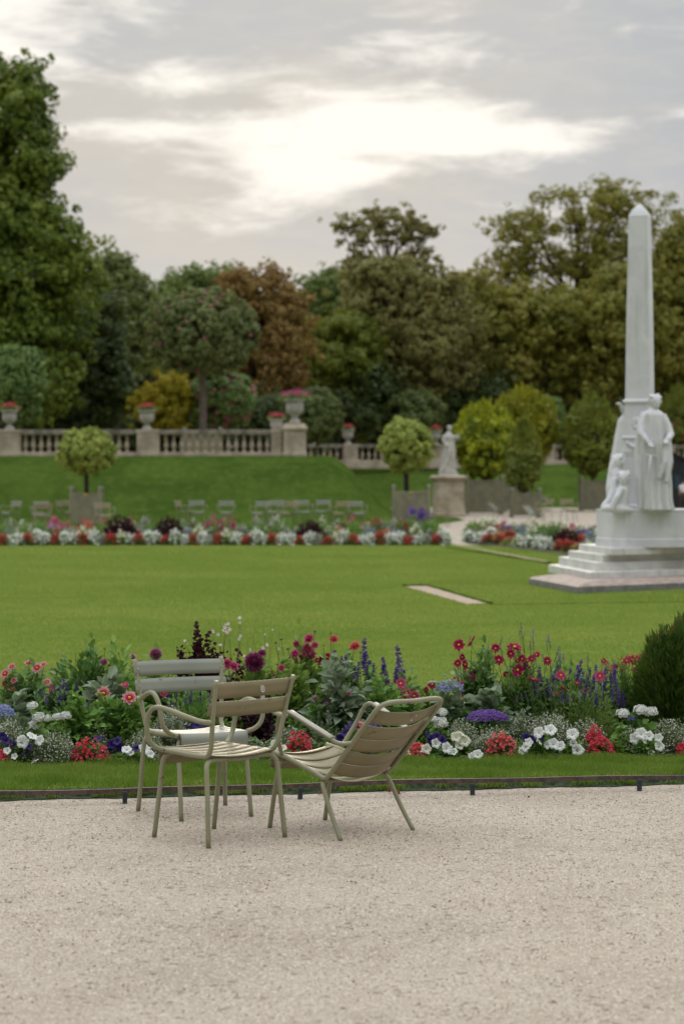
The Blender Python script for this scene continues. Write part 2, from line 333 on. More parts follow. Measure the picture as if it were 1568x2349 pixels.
def link_mesh(name, me, parent=None, loc=(0, 0, 0), rot=None, scale=None):
    o = bpy.data.objects.new(name, me); C.objects.link(o); o.location = loc
    if rot is not None: o.rotation_euler = rot
    if scale is not None: o.scale = (scale,) * 3 if not hasattr(scale, '__len__') else scale
    if parent: o.parent = parent
    return o
def tag(o, label=None, cat=None, group=None, kind=None):
    if label: o['label'] = label
    if cat: o['category'] = cat
    if group: o['group'] = group
    if kind: o['kind'] = kind
    return o
def empty(name, loc, rz=0, label=None, cat=None, group=None):
    o = bpy.data.objects.new(name, None); C.objects.link(o); o.location = loc; o.rotation_euler = (0, 0, rz)
    o.empty_display_size = .1
    return tag(o, label, cat, group)
def copy_tree(o, parent=None):
    c = o.copy(); C.objects.link(c)
    if parent: c.parent = parent
    for ch in list(o.children): copy_tree(ch, c)
    return c
def struct(o): o['kind'] = 'structure'; return o

def box(b, x0, x1, y0, y1, z0, z1, mi=0, bev=0):
    if bev <= 0:
        V = [(x, y, z) for z in (z0, z1) for y in (y0, y1) for x in (x0, x1)]
        return b.add(V, [(0, 2, 3, 1), (4, 5, 7, 6), (0, 1, 5, 4), (2, 6, 7, 3), (0, 4, 6, 2), (1, 3, 7, 5)], mi)
    return prism(b, [(x0 + bev, y0), (x1 - bev, y0), (x1, y0 + bev), (x1, y1 - bev), (x1 - bev, y1), (x0 + bev, y1), (x0, y1 - bev), (x0, y0 + bev)], [(z0, 1), (z1 - bev, 1), (z1, None, bev)], mi)
def prism(b, poly, levels, mi=0):
    """stack of outlines; a level is (z, scale) about the centroid or (z, None, inset)"""
    P = np.array(poly, float); c = P.mean(0); n = len(P); V = []
    rad = np.abs(P - c).max(0)
    for lv in levels:
        q = P if lv[1] is not None else c + (P - c) * (1 - lv[2] / rad)
        if lv[1] is not None: q = c + (P - c) * lv[1]
        V += [(x, y, lv[0]) for x, y in q]
    k = len(levels)
    F4 = [(i * n + j, i * n + (j + 1) % n, (i + 1) * n + (j + 1) % n, (i + 1) * n + j) for i in range(k - 1) for j in range(n)]
    base = b.n
    b.v.append(np.array(V)); b.n += len(V)
    b.f.append((np.array(F4) + base, mi))
    b.f.append((np.array([list(range(n))[::-1]]) + base, mi)); b.f.append((np.array([[(k - 1) * n + j for j in range(n)]]) + base, mi))
    return b
def lathe(b, prof, seg=20, c=(0, 0, 0), mi=0):
    a = np.linspace(0, 2 * np.pi, seg, endpoint=False); V = []
    for r, z in prof: V += [(c[0] + r * math.cos(t), c[1] + r * math.sin(t), c[2] + z) for t in a]
    F = [(i * seg + j, i * seg + (j + 1) % seg, (i + 1) * seg + (j + 1) % seg, (i + 1) * seg + j) for i in range(len(prof) - 1) for j in range(seg)]
    return b.add(V, F, mi)
def catmull(P, k=6):
    P = [Vector(p) for p in P]; out = []
    Q = [P[0] * 2 - P[1]] + P + [P[-1] * 2 - P[-2]]
    for i in range(1, len(Q) - 2):
        p0, p1, p2, p3 = Q[i - 1:i + 3]
        for j in range(k):
            t = j / k
            out.append(.5 * ((2 * p1) + (p2 - p0) * t + (2 * p0 - 5 * p1 + 4 * p2 - p3) * t * t + (3 * p1 - p0 - 3 * p2 + p3) * t ** 3))
    out.append(P[-1]); return out
def tube(b, pts, r, seg=10, mi=0, cap=True):
    pts = [Vector(p) for p in pts]; n = len(pts)
    rs = r if hasattr(r, '__len__') else [r] * n
    if len(rs) != n: rs = list(np.interp(np.linspace(0, 1, n), np.linspace(0, 1, len(rs)), rs))
    T = [(pts[min(i + 1, n - 1)] - pts[max(i - 1, 0)]).normalized() for i in range(n)]
    u = T[0].orthogonal().normalized(); V = []
    for i in range(n):
        u = (u - T[i] * u.dot(T[i])); u = u.normalized() if u.length > 1e-6 else T[i].orthogonal().normalized()
        v = T[i].cross(u)
        for j in range(seg):
            a = 2 * math.pi * j / seg
            V.append(pts[i] + (u * math.cos(a) + v * math.sin(a)) * rs[i])
    F = [(i * seg + j, i * seg + (j + 1) % seg, (i + 1) * seg + (j + 1) % seg, (i + 1) * seg + j) for i in range(n - 1) for j in range(seg)]
    base = b.n; b.add([tuple(p) for p in V], F, mi)
    if cap:
        b.f.append((np.array([list(range(seg))[::-1]]) + base, mi)); b.f.append((np.array([[(n - 1) * seg + j for j in range(seg)]]) + base, mi))
    return b
def sheet(b, S, nu, nv, th, mi=0):
    """closed slat: surface S(u,v) with thickness th along its normal"""
    U = np.linspace(0, 1, nu + 1); Vv = np.linspace(0, 1, nv + 1)
    P = np.array([[S(u, v) for v in Vv] for u in U])
    du = np.gradient(P, axis=0); dv = np.gradient(P, axis=1); N = np.cross(du, dv); N /= np.linalg.norm(N, axis=2, keepdims=True)
    A = P + N * th / 2; B = P - N * th / 2; nu1, nv1 = nu + 1, nv + 1
    V = np.concatenate([A.reshape(-1, 3), B.reshape(-1, 3)]); o = nu1 * nv1
    I = lambda i, j: i * nv1 + j
    F = []
    for i in range(nu):
        for j in range(nv):
            F.append((I(i, j), I(i + 1, j), I(i + 1, j + 1), I(i, j + 1))); F.append((o + I(i, j), o + I(i, j + 1), o + I(i + 1, j + 1), o + I(i + 1, j)))
    for i in range(nu):
        F.append((I(i, 0), o + I(i, 0), o + I(i + 1, 0), I(i + 1, 0))); F.append((I(i, nv), I(i + 1, nv), o + I(i + 1, nv), o + I(i, nv)))
    for j in range(nv):
        F.append((I(0, j), I(0, j + 1), o + I(0, j + 1), o + I(0, j))); F.append((I(nu, j), o + I(nu, j), o + I(nu, j + 1), I(nu, j + 1)))
    return b.add(V, F, mi)
def sphere(b, c, r, seg=12, rings=8, mi=0):
    r = r if hasattr(r, '__len__') else (r, r, r); V = []
    for i in range(rings + 1):
        t = math.pi * i / rings
        for j in range(seg):
            a = 2 * math.pi * j / seg
            V.append((c[0] + r[0] * math.sin(t) * math.cos(a), c[1] + r[1] * math.sin(t) * math.sin(a), c[2] + r[2] * math.cos(t)))
    F = [(i * seg + j, (i + 1) * seg + j, (i + 1) * seg + (j + 1) % seg, i * seg + (j + 1) % seg) for i in range(rings) for j in range(seg)]
    return b.add(V, F, mi)
def unit(a): return a / np.maximum(np.linalg.norm(a, axis=-1, keepdims=True), 1e-9)
def rdir(n, g=rng): return unit(g.normal(size=(n, 3)))
LEAF8 = [(0, 2, 1), (0, 3, 2), (1, 2, 5, 4), (2, 3, 6, 5), (4, 5, 7), (5, 6, 7)]
def leaf8(P, D, U, L, Wd, fold=.12, droop=.15, widest=.4):
    P = np.asarray(P, float); n = len(P); D = unit(D); Sd = unit(np.cross(D, U)); U = np.cross(Sd, D)
    L = np.broadcast_to(L, n)[:, None]; Wd = np.broadcast_to(Wd, n)[:, None]; dr = np.array([0, 0, -1.]) * droop
    def pt(t, s, h): return P + D * L * t + Sd * Wd * .5 * s + U * Wd * h * fold + dr * L * t * t
    w1, w2 = (.85, .8) if widest > .35 else (1, .6)
    return np.stack([pt(0, 0, 0), pt(.28, -w1, 1), pt(.30, 0, -1), pt(.28, w1, 1), pt(.66, -w2, 1), pt(.68, 0, -1), pt(.66, w2, 1), pt(1, 0, 0)], 1)
def quadleaf(P, D, U, L, Wd):
    P = np.asarray(P, float); n = len(P); D = unit(D); Sd = unit(np.cross(D, U)); L = np.broadcast_to(L, n)[:, None]; Wd = np.broadcast_to(Wd, n)[:, None]
    return np.stack([P, P + D * L * .5 + Sd * Wd * .5, P + D * L, P + D * L * .5 - Sd * Wd * .5], 1)

# ------------------------------------------------------------------ ground
def rail_y(x): return 13.64 + .186 * x
def border_y(x): return rail_y(x) + .26
def bed_y(x): return 14.97 + .11 * x
def poly_sheet(name, pts, z, mat):
    b = Buf(); b.add([(x, y, z) for x, y in pts], [list(range(len(pts)))])
    return struct(b.obj(name, mat))
b = Buf(); b.add([(-900, -60, 0), (900, -60, 0), (900, 1600, 0), (-900, 1600, 0)], [(0, 1, 2, 3)])
struct(b.obj('ground', 'gravel'))
# grass strip between the kerb rail and the bed: rises gently from the gravel
b = Buf(); xs = np.linspace(-9, 9, 120); V = []
prof = [(0, .004), (.05, .03), (.25, .045), (.8, .05), (1.0, .05)]
for t, z in prof:
    for x in xs:
        y0, y1 = border_y(x), bed_y(x) + .1
        V.append((x, y0 + (y1 - y0) * t + (.07 if t == 0 else 0), z - (.03 if t == 0 else 0)))
n = len(xs)
b.add(V, [(i * n + j, i * n + j + 1, (i + 1) * n + j + 1, (i + 1) * n + j) for i in range(len(prof) - 1) for j in range(n - 1)])
struct(b.obj('grass_strip_ground', 'lawn'))
poly_sheet('flower_bed_soil', [(-9, bed_y(-9) - .02), (9, bed_y(9) - .02), (9, bed_y(9) + 1.75), (-9, bed_y(-9) + 1.75)], .056, 'soil')
# main lawn with a low turf lip
LZ = .03
lawn = [(-30, bed_y(-30) + 1.6), (14, bed_y(14) + 1.6), (14, 52), (8.2, 52.6), (7.0, 57), (2.66, 66.2), (-30, 63.9)]
b = Buf(); prism(b, lawn, [(.0, 1), (LZ, 1)]); struct(b.obj('lawn', 'lawn'))
poly_sheet('far_bed_soil', [(-30, 63.9), (2.3, 64.6), (1.9, 67.0), (-30, 66.6)], .034, 'soil')
sb = [tuple(G(1066, 1246)[:2]), tuple(G(1300, 1279)[:2]), tuple(G(1420, 1282)[:2]), tuple(G(1420, 1240)[:2]), tuple(G(1080, 1228)[:2])]
poly_sheet('side_bed_soil', sb, .034, 'soil')
# worn path slot in the lawn and turf edges by the monument
slot = [tuple(G(925, 1345, LZ)[:2]), tuple(G(982, 1344, LZ)[:2]), tuple(G(1124, 1385, LZ)[:2]), tuple(G(1070, 1386, LZ)[:2])]
poly_sheet('path_slot', slot, LZ + .004, 'path')
b = Buf()
def lip(p, q, wdt=.09, h=.045):
    p, q = Vector((*p, 0)), Vector((*q, 0)); n_ = 24; rr = random.Random(3); d = (q - p); s = Vector((-d.y, d.x, 0)).normalized()
    V = []
    for i in range(n_ + 1):
        c = p + d * i / n_ + s * rr.uniform(-.012, .012); hh = h * rr.uniform(.75, 1.2)
        for o_, z_ in ((-wdt, LZ), (-wdt * .55, LZ + hh), (wdt * .55, LZ + hh * .9), (wdt, LZ)): V.append(tuple(c + s * o_ + Vector((0, 0, z_))))
    b.add(V, [(i * 4 + k, (i + 1) * 4 + k, (i + 1) * 4 + k + 1, i * 4 + k + 1) for i in range(n_) for k in range(3)])
lip(slot[0], slot[1], .06, .03); lip(slot[1], slot[2], .05, .022); lip(G(1124, 1388, LZ)[:2], G(1620, 1380, LZ)[:2], .04, .012)
lip(G(1028, 1257, LZ)[:2], G(1258, 1293, LZ)[:2], .08, .03)
struct(b.obj('turf_edge', 'bank'))
poly_sheet('bed_edge_path', [tuple(G(1040, 1250, LZ)[:2]), tuple(G(1052, 1249.5, LZ)[:2]), tuple(G(1258, 1287.5, LZ)[:2]), tuple(G(1248, 1290, LZ)[:2])], LZ + .005, 'path')
# banks and terrace
TZ = 2.83
def ss(x): x = np.clip(x, 0, 1); return x * x * (3 - 2 * x)
def bank_z(X, Y): return TZ * ss((Y - 103) / 8.2) * ss((2.9 - X) / 3.6)
def grid(name, x0, x1, y0, y1, nx, ny, fn, mat):
    X, Y = np.meshgrid(np.linspace(x0, x1, nx), np.linspace(y0, y1, ny)); Z = fn(X, Y)
    V = np.stack([X, Y, Z], -1).reshape(-1, 3); i, j = np.meshgrid(np.arange(ny - 1), np.arange(nx - 1), indexing='ij')
    a = (i * nx + j).ravel(); b = Buf(); b.add(V, np.stack([a, a + 1, a + nx + 1, a + nx], 1)); return struct(b.obj(name, mat, smooth=True))
grid('grass_bank', -45, 2.95, 102.9, 151, 200, 160, lambda X, Y: bank_z(X, Y) + .01 + .02 * np.sin(X * 3.1) * np.sin(Y * 2.3), 'bank')
poly_sheet('bank_foot_grass', [(-45, 87), (3.0, 91), (5.3, 104), (5.3, 112), (2.8, 118), (-45, 103.2)], .008, 'bank')
def bank2(X, Y): return TZ * ss((Y - 150) / 13) + .006
grid('far_grass_bank', -.4, 70, 149.9, 164, 60, 30, bank2, 'bank')
poly_sheet('terrace_gravel', [(-90, 111.5), (-1.7, 111.5), (-1.7, 163.5), (90, 163.5), (90, 420), (-90, 420)], TZ + .02, 'gravel')

# ------------------------------------------------------------------ grass blades (nobody could count them)
def blades(name, X, Y, Z, h, wdt, mat, lean=.45, label=None):
    n = len(X); P = np.stack([X, Y, Z], 1); a = rng.uniform(0, 2 * np.pi, n)
    S_ = np.stack([np.cos(a), np.sin(a), np.zeros(n)], 1) * (wdt * rng.uniform(.6, 1.3, n))[:, None]
    ln = np.stack([rng.normal(size=n), rng.normal(size=n), np.zeros(n)], 1) * lean * h[:, None] * .6
    up = np.array([0, 0, 1.]) * h[:, None]
    mid = P + up * .55 + ln * .35; tip = P + up + ln
    b = Buf(); b.pat(np.stack([P - S_ / 2, P + S_ / 2, mid + S_ * .35, tip, mid - S_ * .35], 1), [(0, 1, 2, 4), (4, 2, 3)])
    o = b.obj(name, mat); return tag(o, label, 'grass', kind='stuff')
n = 85000
X = rng.uniform(-4.4, 4.4, n); t = .05 + .95 * rng.uniform(0, 1, n) ** .9; Y = border_y(X) + .0 + t * (bed_y(X) + .06 - border_y(X))
tuft = .75 + .5 * np.sin(X * 7 + Y * 5) * np.sin(X * 3.3 - Y * 8)
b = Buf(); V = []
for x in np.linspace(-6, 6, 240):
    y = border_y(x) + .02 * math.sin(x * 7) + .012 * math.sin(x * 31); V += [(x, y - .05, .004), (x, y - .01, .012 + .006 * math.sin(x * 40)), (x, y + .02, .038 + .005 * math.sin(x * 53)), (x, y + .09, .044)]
b.add(V, [(i * 4 + k, (i + 1) * 4 + k, (i + 1) * 4 + k + 1, i * 4 + k + 1) for i in range(239) for k in range(3)]); struct(b.obj('shaded_turf_cut', 'turfcut_shade'))
blades('near_grass', X, Y, np.interp(t, [0, .05, .25, 1], [.002, .03, .045, .05]), rng.uniform(.025, .055, n) * tuft.clip(.5, 1.3), np.full(n, .0042), 'blade_near', label='short green grass strip growing between the iron rail and the flower bed')
n = 520000
Y = 17.0 + (rng.uniform(0, 1, n) ** 1.5) * 47; X = rng.uniform(-.5, .5, n) * (Y * .31 + 3.5)
k = (Y < 63.5); X, Y = X[k], Y[k]; n = len(X)
inslot = np.zeros(n, bool)
sl = np.array(slot)
def inside(px, py, poly):
    r = np.zeros(len(px), bool); j = len(poly) - 1
    for i in range(len(poly)):
        xi, yi = poly[i]; xj, yj = poly[j]
        c = ((yi > py) != (yj > py)) & (px < (xj - xi) * (py - yi) / (yj - yi + 1e-12) + xi); r ^= c; j = i
    return r
k = ~inside(X, Y, sl); X, Y = X[k], Y[k]; n = len(X)
blades('lawn_grass', X, Y, np.full(n, LZ), rng.uniform(.012, .026, n) * np.interp(Y, [17, 45], [1, 1.0]), np.interp(Y, [17, 45], [.0045, .010]), 'blade', label='mown green grass covering the wide lawn')
# clover flecks in the lawn
# ------------------------------------------------------------------ loose pebbles on the gravel
n = 34000
Y = 8.0 + (rng.uniform(0, 1, n)) * 6.2; X = rng.uniform(-.5, .5, n) * (Y * .30 + 1.6)
k = Y < border_y(X) - .02; X, Y = X[k], Y[k]; n = len(X)
s = np.minimum(rng.gamma(2.0, .0011, n) + .0012, .0085)
octa = np.array([(1, 0, 0), (0, 1, 0), (-1, 0, 0), (0, -1, 0), (0, 0, .7), (0, 0, -.5)])
j_ = rng.uniform(.6, 1.25, (n, 6, 1)); a = rng.uniform(0, 6.28, n); ca, sa = np.cos(a)[:, None], np.sin(a)[:, None]
O = octa[None] * j_; O = np.stack([O[..., 0] * ca - O[..., 1] * sa * .7, O[..., 0] * sa + O[..., 1] * ca * .7, O[..., 2] * .8], -1)
b = Buf(); b.pat(O * s[:, None, None] + np.stack([X, Y, s * .25], 1)[:, None], [(0, 1, 4), (1, 2, 4), (2, 3, 4), (3, 0, 4), (1, 0, 5), (2, 1, 5), (3, 2, 5), (0, 3, 5)])
tag(b.obj('loose_gravel', 'pebble'), 'small loose pebbles and grit on the pale path', 'gravel', kind='stuff')

n = 21000; X = rng.uniform(-4.4, 4.4, n); X = X[np.sin(X * 9) + np.sin(X * 23 + 1) + rng.normal(size=n) * .5 > .2]; n = len(X)
blades('rail_tufts', X, border_y(X) + rng.uniform(-.04, .05, n), np.full(n, .01), rng.uniform(.02, .05, n), np.full(n, .0045), 'blade_near', lean=.9, label='small weeds and grass tufts growing out under the iron rail')
# ------------------------------------------------------------------ kerb rail
rt = empty('edging_rail', (0, rail_y(0), 0), 0, 'low rusty iron rail on short posts along the grass edge', 'rail')
b = Buf(); xs = np.linspace(-6, 6, 60); zr = lambda x: .088 + .006 * math.sin(x * 1.7 + .6) + .003 * math.sin(x * 5.1)
V = []
for x in xs:
    y = rail_y(x) - rail_y(0); z = zr(x)
    V += [(x, y - .010, z - .024), (x, y + .010, z - .024), (x, y + .010, z), (x, y - .010, z)]
b.add(V, [(i * 4 + k, (i + 1) * 4 + k, (i + 1) * 4 + (k + 1) % 4, i * 4 + (k + 1) % 4) for i in range(len(xs) - 1) for k in range(4)])
b.obj('flat_bar', 'rust', rt)
pm_ = Buf(); box(pm_, -.013, .013, -.009, .009, -.05, .068, bev=.002); pme = pm_.mesh('post', 'iron')
for i, px in enumerate((-120, 287, 688, 1083, 1465, 1870)):
    x = (px - 784) / F_PX * (13.64 / (1 - .186 * (px - 784) / F_PX)) 
    link_mesh('post', pme, rt, (x, rail_y(x) - rail_y(0) - .018, 0), rot=(0, R((i % 3 - 1) * 3), R(10)))
# dry leaves by the rail
for i, (px, py, s_) in enumerate(((730, 1822, .022), (893, 1819, .03), (918, 1822, .028), (700, 1815, .015), (1210, 1830, .012))):
    b = Buf(); g = np.random.default_rng(i); P = np.zeros((1, 3)); b.pat(leaf8(P, [[1, .3, .25]], [[0, 0, 1.]], s_ * 1.6, s_ * 1.1, fold=.35, droop=-.2), LEAF8)
    o = b.obj('dry_leaf', 'deadleaf', loc=G(px, py, .006)); o.rotation_euler = (.2, -.2, i * 1.3)
    tag(o, ['dry brown leaf under the rail beside a rail post', 'largest curled dry leaf under the rail behind the lounge chair', 'dry leaf under the rail just beside the largest curled leaf', 'tiny dry leaf at the foot of the rail post nearest the chairs', 'tiny brown leaf lying on the gravel in front of the rail'][i], 'dry leaf', 'fallen leaves by the rail')

# ------------------------------------------------------------------ park chairs
TR = .0125
def mirror(P, s): return [(p[0] * s, p[1], p[2]) for p in P]
def slat_cross(xw, y0, z0, y1, z1, sag, n=(0, 0, -1), ends=0.0, pw=2.0):
    """transverse slat: u across, v along the profile (y0,z0)->(y1,z1), bowed by sag along n"""
    def S(u, v):
        x = (u - .5) * 2; y = y0 + (y1 - y0) * v; z = z0 + (z1 - z0) * v; k = (1 - abs(x) ** pw) * sag
        e = ends * max(0, abs(x) - .93) / .07 * (v - .5)
        return np.array([x * xw, y + n[1] * k - e * (y1 - y0), z + n[2] * k - e * (z1 - z0)])
    return S
def emblem(b, cx, cy, r, ox=0.0):
    for a0 in range(10):
        a = a0 * math.pi / 5; b.add([(cx + r * math.cos(a), 0, cy + r * 1.35 * math.sin(a)), (cx + r * math.cos(a + .5), 0, cy + r * 1.35 * math.sin(a + .5)), (cx + r * .72 * math.cos(a + .5), 0, cy + r * .97 * math.sin(a + .5)), (cx + r * .72 * math.cos(a), 0, cy + r * .97 * math.sin(a))], [(0, 1, 2, 3)])
    for k in (-.45, -.1, .25, .55):
        w_ = r * .5 * math.sqrt(max(.1, 1 - k * k)); b.add([(cx - w_, 0, cy + r * k), (cx + w_, 0, cy + r * (k + .08)), (cx + w_, 0, cy + r * (k + .24)), (cx - w_, 0, cy + r * (k + .16))], [(0, 1, 2, 3)])
def armchair(slat, tubem, detail=True, stick=False):
    root = empty('armchair', (0, 0, 0)); sg, k = (10, 6) if detail else (6, 3)
    for s in (-1, 1):
        b = Buf(); tube(b, catmull(mirror([(.258, -.092, .818), (.247, -.06, .70), (.236, -.036, .58), (.224, -.014, .485), (.219, .012, .447), (.214, .05, .436), (.205, .18, .436), (.200, .30, .441), (.196, .385, .443)], s), k), TR, sg)
        b.obj('side_frame', tubem, root, True)
        b = Buf(); tube(b, catmull(mirror([(.247, -.05, .612), (.262, .015, .612), (.282, .10, .632), (.298, .21, .658), (.306, .285, .668), (.306, .335, .655), (.300, .372, .61), (.294, .385, .545), (.280, .385, .495), (.248, .375, .462), (.212, .355, .446)], s), k), TR * 1.03, sg)
        b.obj('armrest', tubem, root, True)
        b = Buf(); tube(b, catmull(mirror([(.09, .022, .418), (.17, .022, .420), (.205, .020, .415), (.231, .010, .392), (.238, .002, .355), (.243, -.008, .26), (.257, -.032, .0)], s), k), TR, sg); b.obj('leg', tubem, root, True)
        b = Buf(); tube(b, catmull(mirror([(.06, .352, .428), (.13, .355, .430), (.168, .360, .425), (.190, .375, .40), (.194, .385, .36), (.196, .40, .25), (.201, .438, .0)], s), k), TR, sg); b.obj('leg', tubem, root, True)
    b = Buf(); tube(b, [(-.10, .022, .418), (0, .022, .412), (.10, .022, .418)], TR, sg); b.obj('cross_bar', tubem, root, True)
    b = Buf(); tube(b, [(-.07, .352, .428), (.07, .352, .428)], TR, sg); b.obj('cross_bar', tubem, root, True)
    nu = 14 if detail else 6
    for i in range(5):
        b = Buf(); y = -.004 + i * .0745; z0 = .444 + .009 * (i / 5); sheet(b, slat_cross(.205 - .003 * i, y, z0, y + .0705, z0 + .0015, .016 - .002 * i), nu, 2, .0035); b.obj('seat_slat', slat, root, True)
    def roll(u, v):
        x = (u - .5) * 2; t = v; yy = .370 + .046 * math.sin(min(1, t * 2.0) * math.pi / 2); zz = .454 - .088 * max(0, t - .18) ** 1.05 / .82
        return np.array([x * .192, yy, zz - .004 * (1 - x * x)])
    b = Buf(); sheet(b, roll, nu, 7, .0035); b.obj('seat_slat', slat, root, True)
    for (za, zb) in ((.728, .806), (.636, .712)):
        ya, yb = -.046 - (za - .6) * .26 + .020, -.046 - (zb - .6) * .26 + .020
        b = Buf()
        def S(u, v, za=za, zb=zb, ya=ya, yb=yb):
            x = (u - .5) * 2; k_ = (1 - x * x) * .034
            cr = .006 * max(0, (abs(x) - .9) / .1) ** 2
            zz = za + cr + (zb - za - 2 * cr) * v
            return np.array([x * .268, ya + (yb - ya) * v - k_ + .004, zz])
        sheet(b, S, nu, 3, .0035); bs = b.obj('back_slat', slat, root, True)
        if detail:
            for s in (-1, 1):
                q = Buf(); sphere(q, (s * .246, (ya + yb) / 2 - .003 + (.012 if s > 0 else .012), (za + zb) / 2), (.005, .003, .005), 8, 4); q.obj('screw', 'screw', bs, True)
    return root
ch = armchair('khaki', 'tubegreen'); ch.location = (-.490, 11.985, 0); ch.rotation_euler = (0, 0, R(45))
tag(ch, 'khaki slatted armchair seen from behind with a pale emblem on its back', 'chair', 'park chairs by the near flower bed')
top = [c for c in ch.children if c.name.startswith('back_slat')][0]
b = Buf(); emblem(b, 0, 0, .014); em = b.obj('emblem', 'emblem', top); em.location = (.032, -.1085, .765); em.rotation_euler = (R(-14), 0, 0)
ch2 = armchair('sage', 'tubegreen'); ch2.location = (-.858, 13.19, 0); ch2.rotation_euler = (0, 0, R(-153.5))
tag(ch2, 'grey green slatted armchair facing the camera behind the khaki one', 'chair', 'park chairs by the near flower bed')

def lounger(slat, tubem, pad, detail=True):
    root = empty('lounge_chair', (0, 0, 0)); sg, k = (10, 6) if detail else (6, 3); nu = 16 if detail else 6
    half = [(.203, .425, .398), (.208, .30, .375), (.217, .12, .325), (.222, .045, .303), (.224, .010, .294), (.226, -.02, .305), (.228, -.07, .355), (.230, -.20, .492), (.232, -.33, .628), (.226, -.366, .668), (.200, -.388, .690), (.13, -.396, .697), (.0, -.399, .694)]
    loop = half + [(-x, y, z) for x, y, z in half[::-1][1:]]
    b = Buf(); tube(b, catmull(loop, k), .0125, sg); b.obj('back_and_seat_frame', tubem, root, True)
    for s in (-1, 1):
        b = Buf(); tube(b, catmull(mirror([(.232, -.20, .490), (.252, -.165, .482), (.270, -.13, .486), (.278, -.09, .505), (.292, .04, .560), (.305, .165, .612), (.309, .205, .622), (.308, .238, .612), (.300, .262, .575), (.285, .285, .52), (.25, .31, .45), (.212, .33, .385)], s), k), .011, sg); a = b.obj('armrest', tubem, root, True)
        b = Buf(); 
        P = [Vector((s * x, y, z)) for x, y, z in [(.275, -.105, .502), (.283, -.04, .530), (.292, .035, .562), (.300, .105, .592), (.305, .165, .618)]]
        def S(u, v, P=P, s=s):
            t = u * (len(P) - 1); i = min(int(t), len(P) - 2); c = P[i].lerp(P[i + 1], t - i); x = (v - .5) * 2
            return np.array([c.x + x * .0205, c.y, c.z + .012 - .007 * x * x])
        sheet(b, S, 8, 6, .007); b.obj('arm_pad', pad, a, True)
        b = Buf(); tube(b, catmull(mirror([(.08, .035, .272), (.16, .035, .276), (.20, .030, .278), (.232, .010, .262), (.241, -.012, .225), (.250, -.07, .12), (.262, -.147, 0)], s), k), .012, sg); b.obj('leg', tubem, root, True)
        b = Buf(); tube(b, catmull(mirror([(.06, .352, .350), (.13, .352, .352), (.172, .358, .348), (.193, .37, .325), (.196, .38, .28), (.198, .40, .18), (.200, .433, 0)], s), k), .012, sg); b.obj('leg', tubem, root, True)
    b = Buf(); tube(b, [(-.09, .035, .272), (.09, .035, .272)], .012, sg); b.obj('cross_bar', tubem, root, True)
    b = Buf(); tube(b, [(-.07, .352, .350), (.07, .352, .350)], .012, sg); b.obj('cross_bar', tubem, root, True)
    ys = [(-.012, .083), (.087, .180), (.184, .272), (.276, .362)]
    sz = lambda y: float(np.interp(y, [-.02, .045, .12, .30, .425], [.300, .303, .326, .376, .399]))
    for i, (y0, y1) in enumerate(ys):
        b = Buf(); sheet(b, slat_cross(.215 - .004 * i, y0, sz(y0) + .006, y1, sz(y1) + .006, .046 - .006 * i), nu, 3, .0035); b.obj('seat_slat', slat, root, True)
    def roll(u, v):
        x = (u - .5) * 2; yy = .367 + .062 * math.sin(min(1, v * 1.5) * math.pi / 2); zz = sz(.367) + .008 - .086 * max(0, v - .3) ** 1.1 / .7
        return np.array([x * .198, yy, zz - .02 * (1 - x * x)])
    b = Buf(); sheet(b, roll, nu, 7, .0035); b.obj('seat_slat', slat, root, True)
    L = .545; up = Vector((0, -.69, .724)); nrm = Vector((0, -.724, -.69)); o = Vector((0, -.012, .300))
    rows = [(.025, .107), (.111, .197), (.201, .287), (.291, .383), (.402, .494)]
    for i, (t0, t1) in enumerate(rows):
        b = Buf(); sagk = .040 + .012 * (i < 2)
        def S(u, v, t0=t0, t1=t1, sagk=sagk):
            x = (u - .5) * 2; c = o + up * (t0 + (t1 - t0) * v) + nrm * ((1 - x * x) * sagk - .008)
            return np.array([x * .222, c.y, c.z])
        sheet(b, S, nu, 3, .0035); bs = b.obj('back_slat', slat, root, True)
        if i == 4 and detail:
            for (xx, tt, rr) in ((.045, .435, .0065), (.062, .465, .0045)):
                q = Buf(); c = o + up * tt + nrm * ((1 - (xx / .222) ** 2) * sagk - .005); sphere(q, (xx, c.y, c.z), (rr, rr * .7, rr * .9), 8, 5); q.obj('white_mark', 'emblem', bs, True)
    return root
lo = lounger('khaki', 'tubegreen', 'cream'); lo.location = (.0755, 12.31, 0); lo.rotation_euler = (0, 0, R(45))
tag(lo, 'low khaki slatted lounge chair with a reclined back and pale arm pads', 'lounge chair', 'park chairs by the near flower bed')

# ------------------------------------------------------------------ monument
mo = empty('monument', G(1465, 1365), 0, 'white marble obelisk monument with carved figures on stepped base', 'monument')
mo.location = (5.1, 40.6, 0)
def MB_local(b, name, mat, parent, smooth=False):
    o = b.obj(name, mat, parent, smooth); c = mo.location
    v = np.empty(len(o.data.vertices) * 3, np.float32); o.data.vertices.foreach_get('co', v); v = v.reshape(-1, 3) - np.array(c, np.float32)
    o.data.vertices.foreach_set('co', v.ravel()); o.data.update(); return o
e1 = Vector((.776, .630)).normalized()
def para(N, L, ln):
    N, L = Vector(N[:2]), Vector(L[:2]); Rr = N + e1 * ln; return [N, Rr, L + (Rr - N), L]
def pg(px, py, z): return G(px, py, z)
P0 = para(pg(1323, 1347, .13), pg(1212, 1327, .13), 4.1)
b = Buf(); prism(b, P0, [(.0, 1), (.13, 1)]); MB_local(b, 'plinth', 'granite_side', mo)
cen = sum(P0, Vector((0, 0))) / 4
b = Buf(); prism(b, P0, [(.131, 1), (.155, .965), (.20, .80)]); MB_local(b, 'plinth_slope', 'granite', mo)
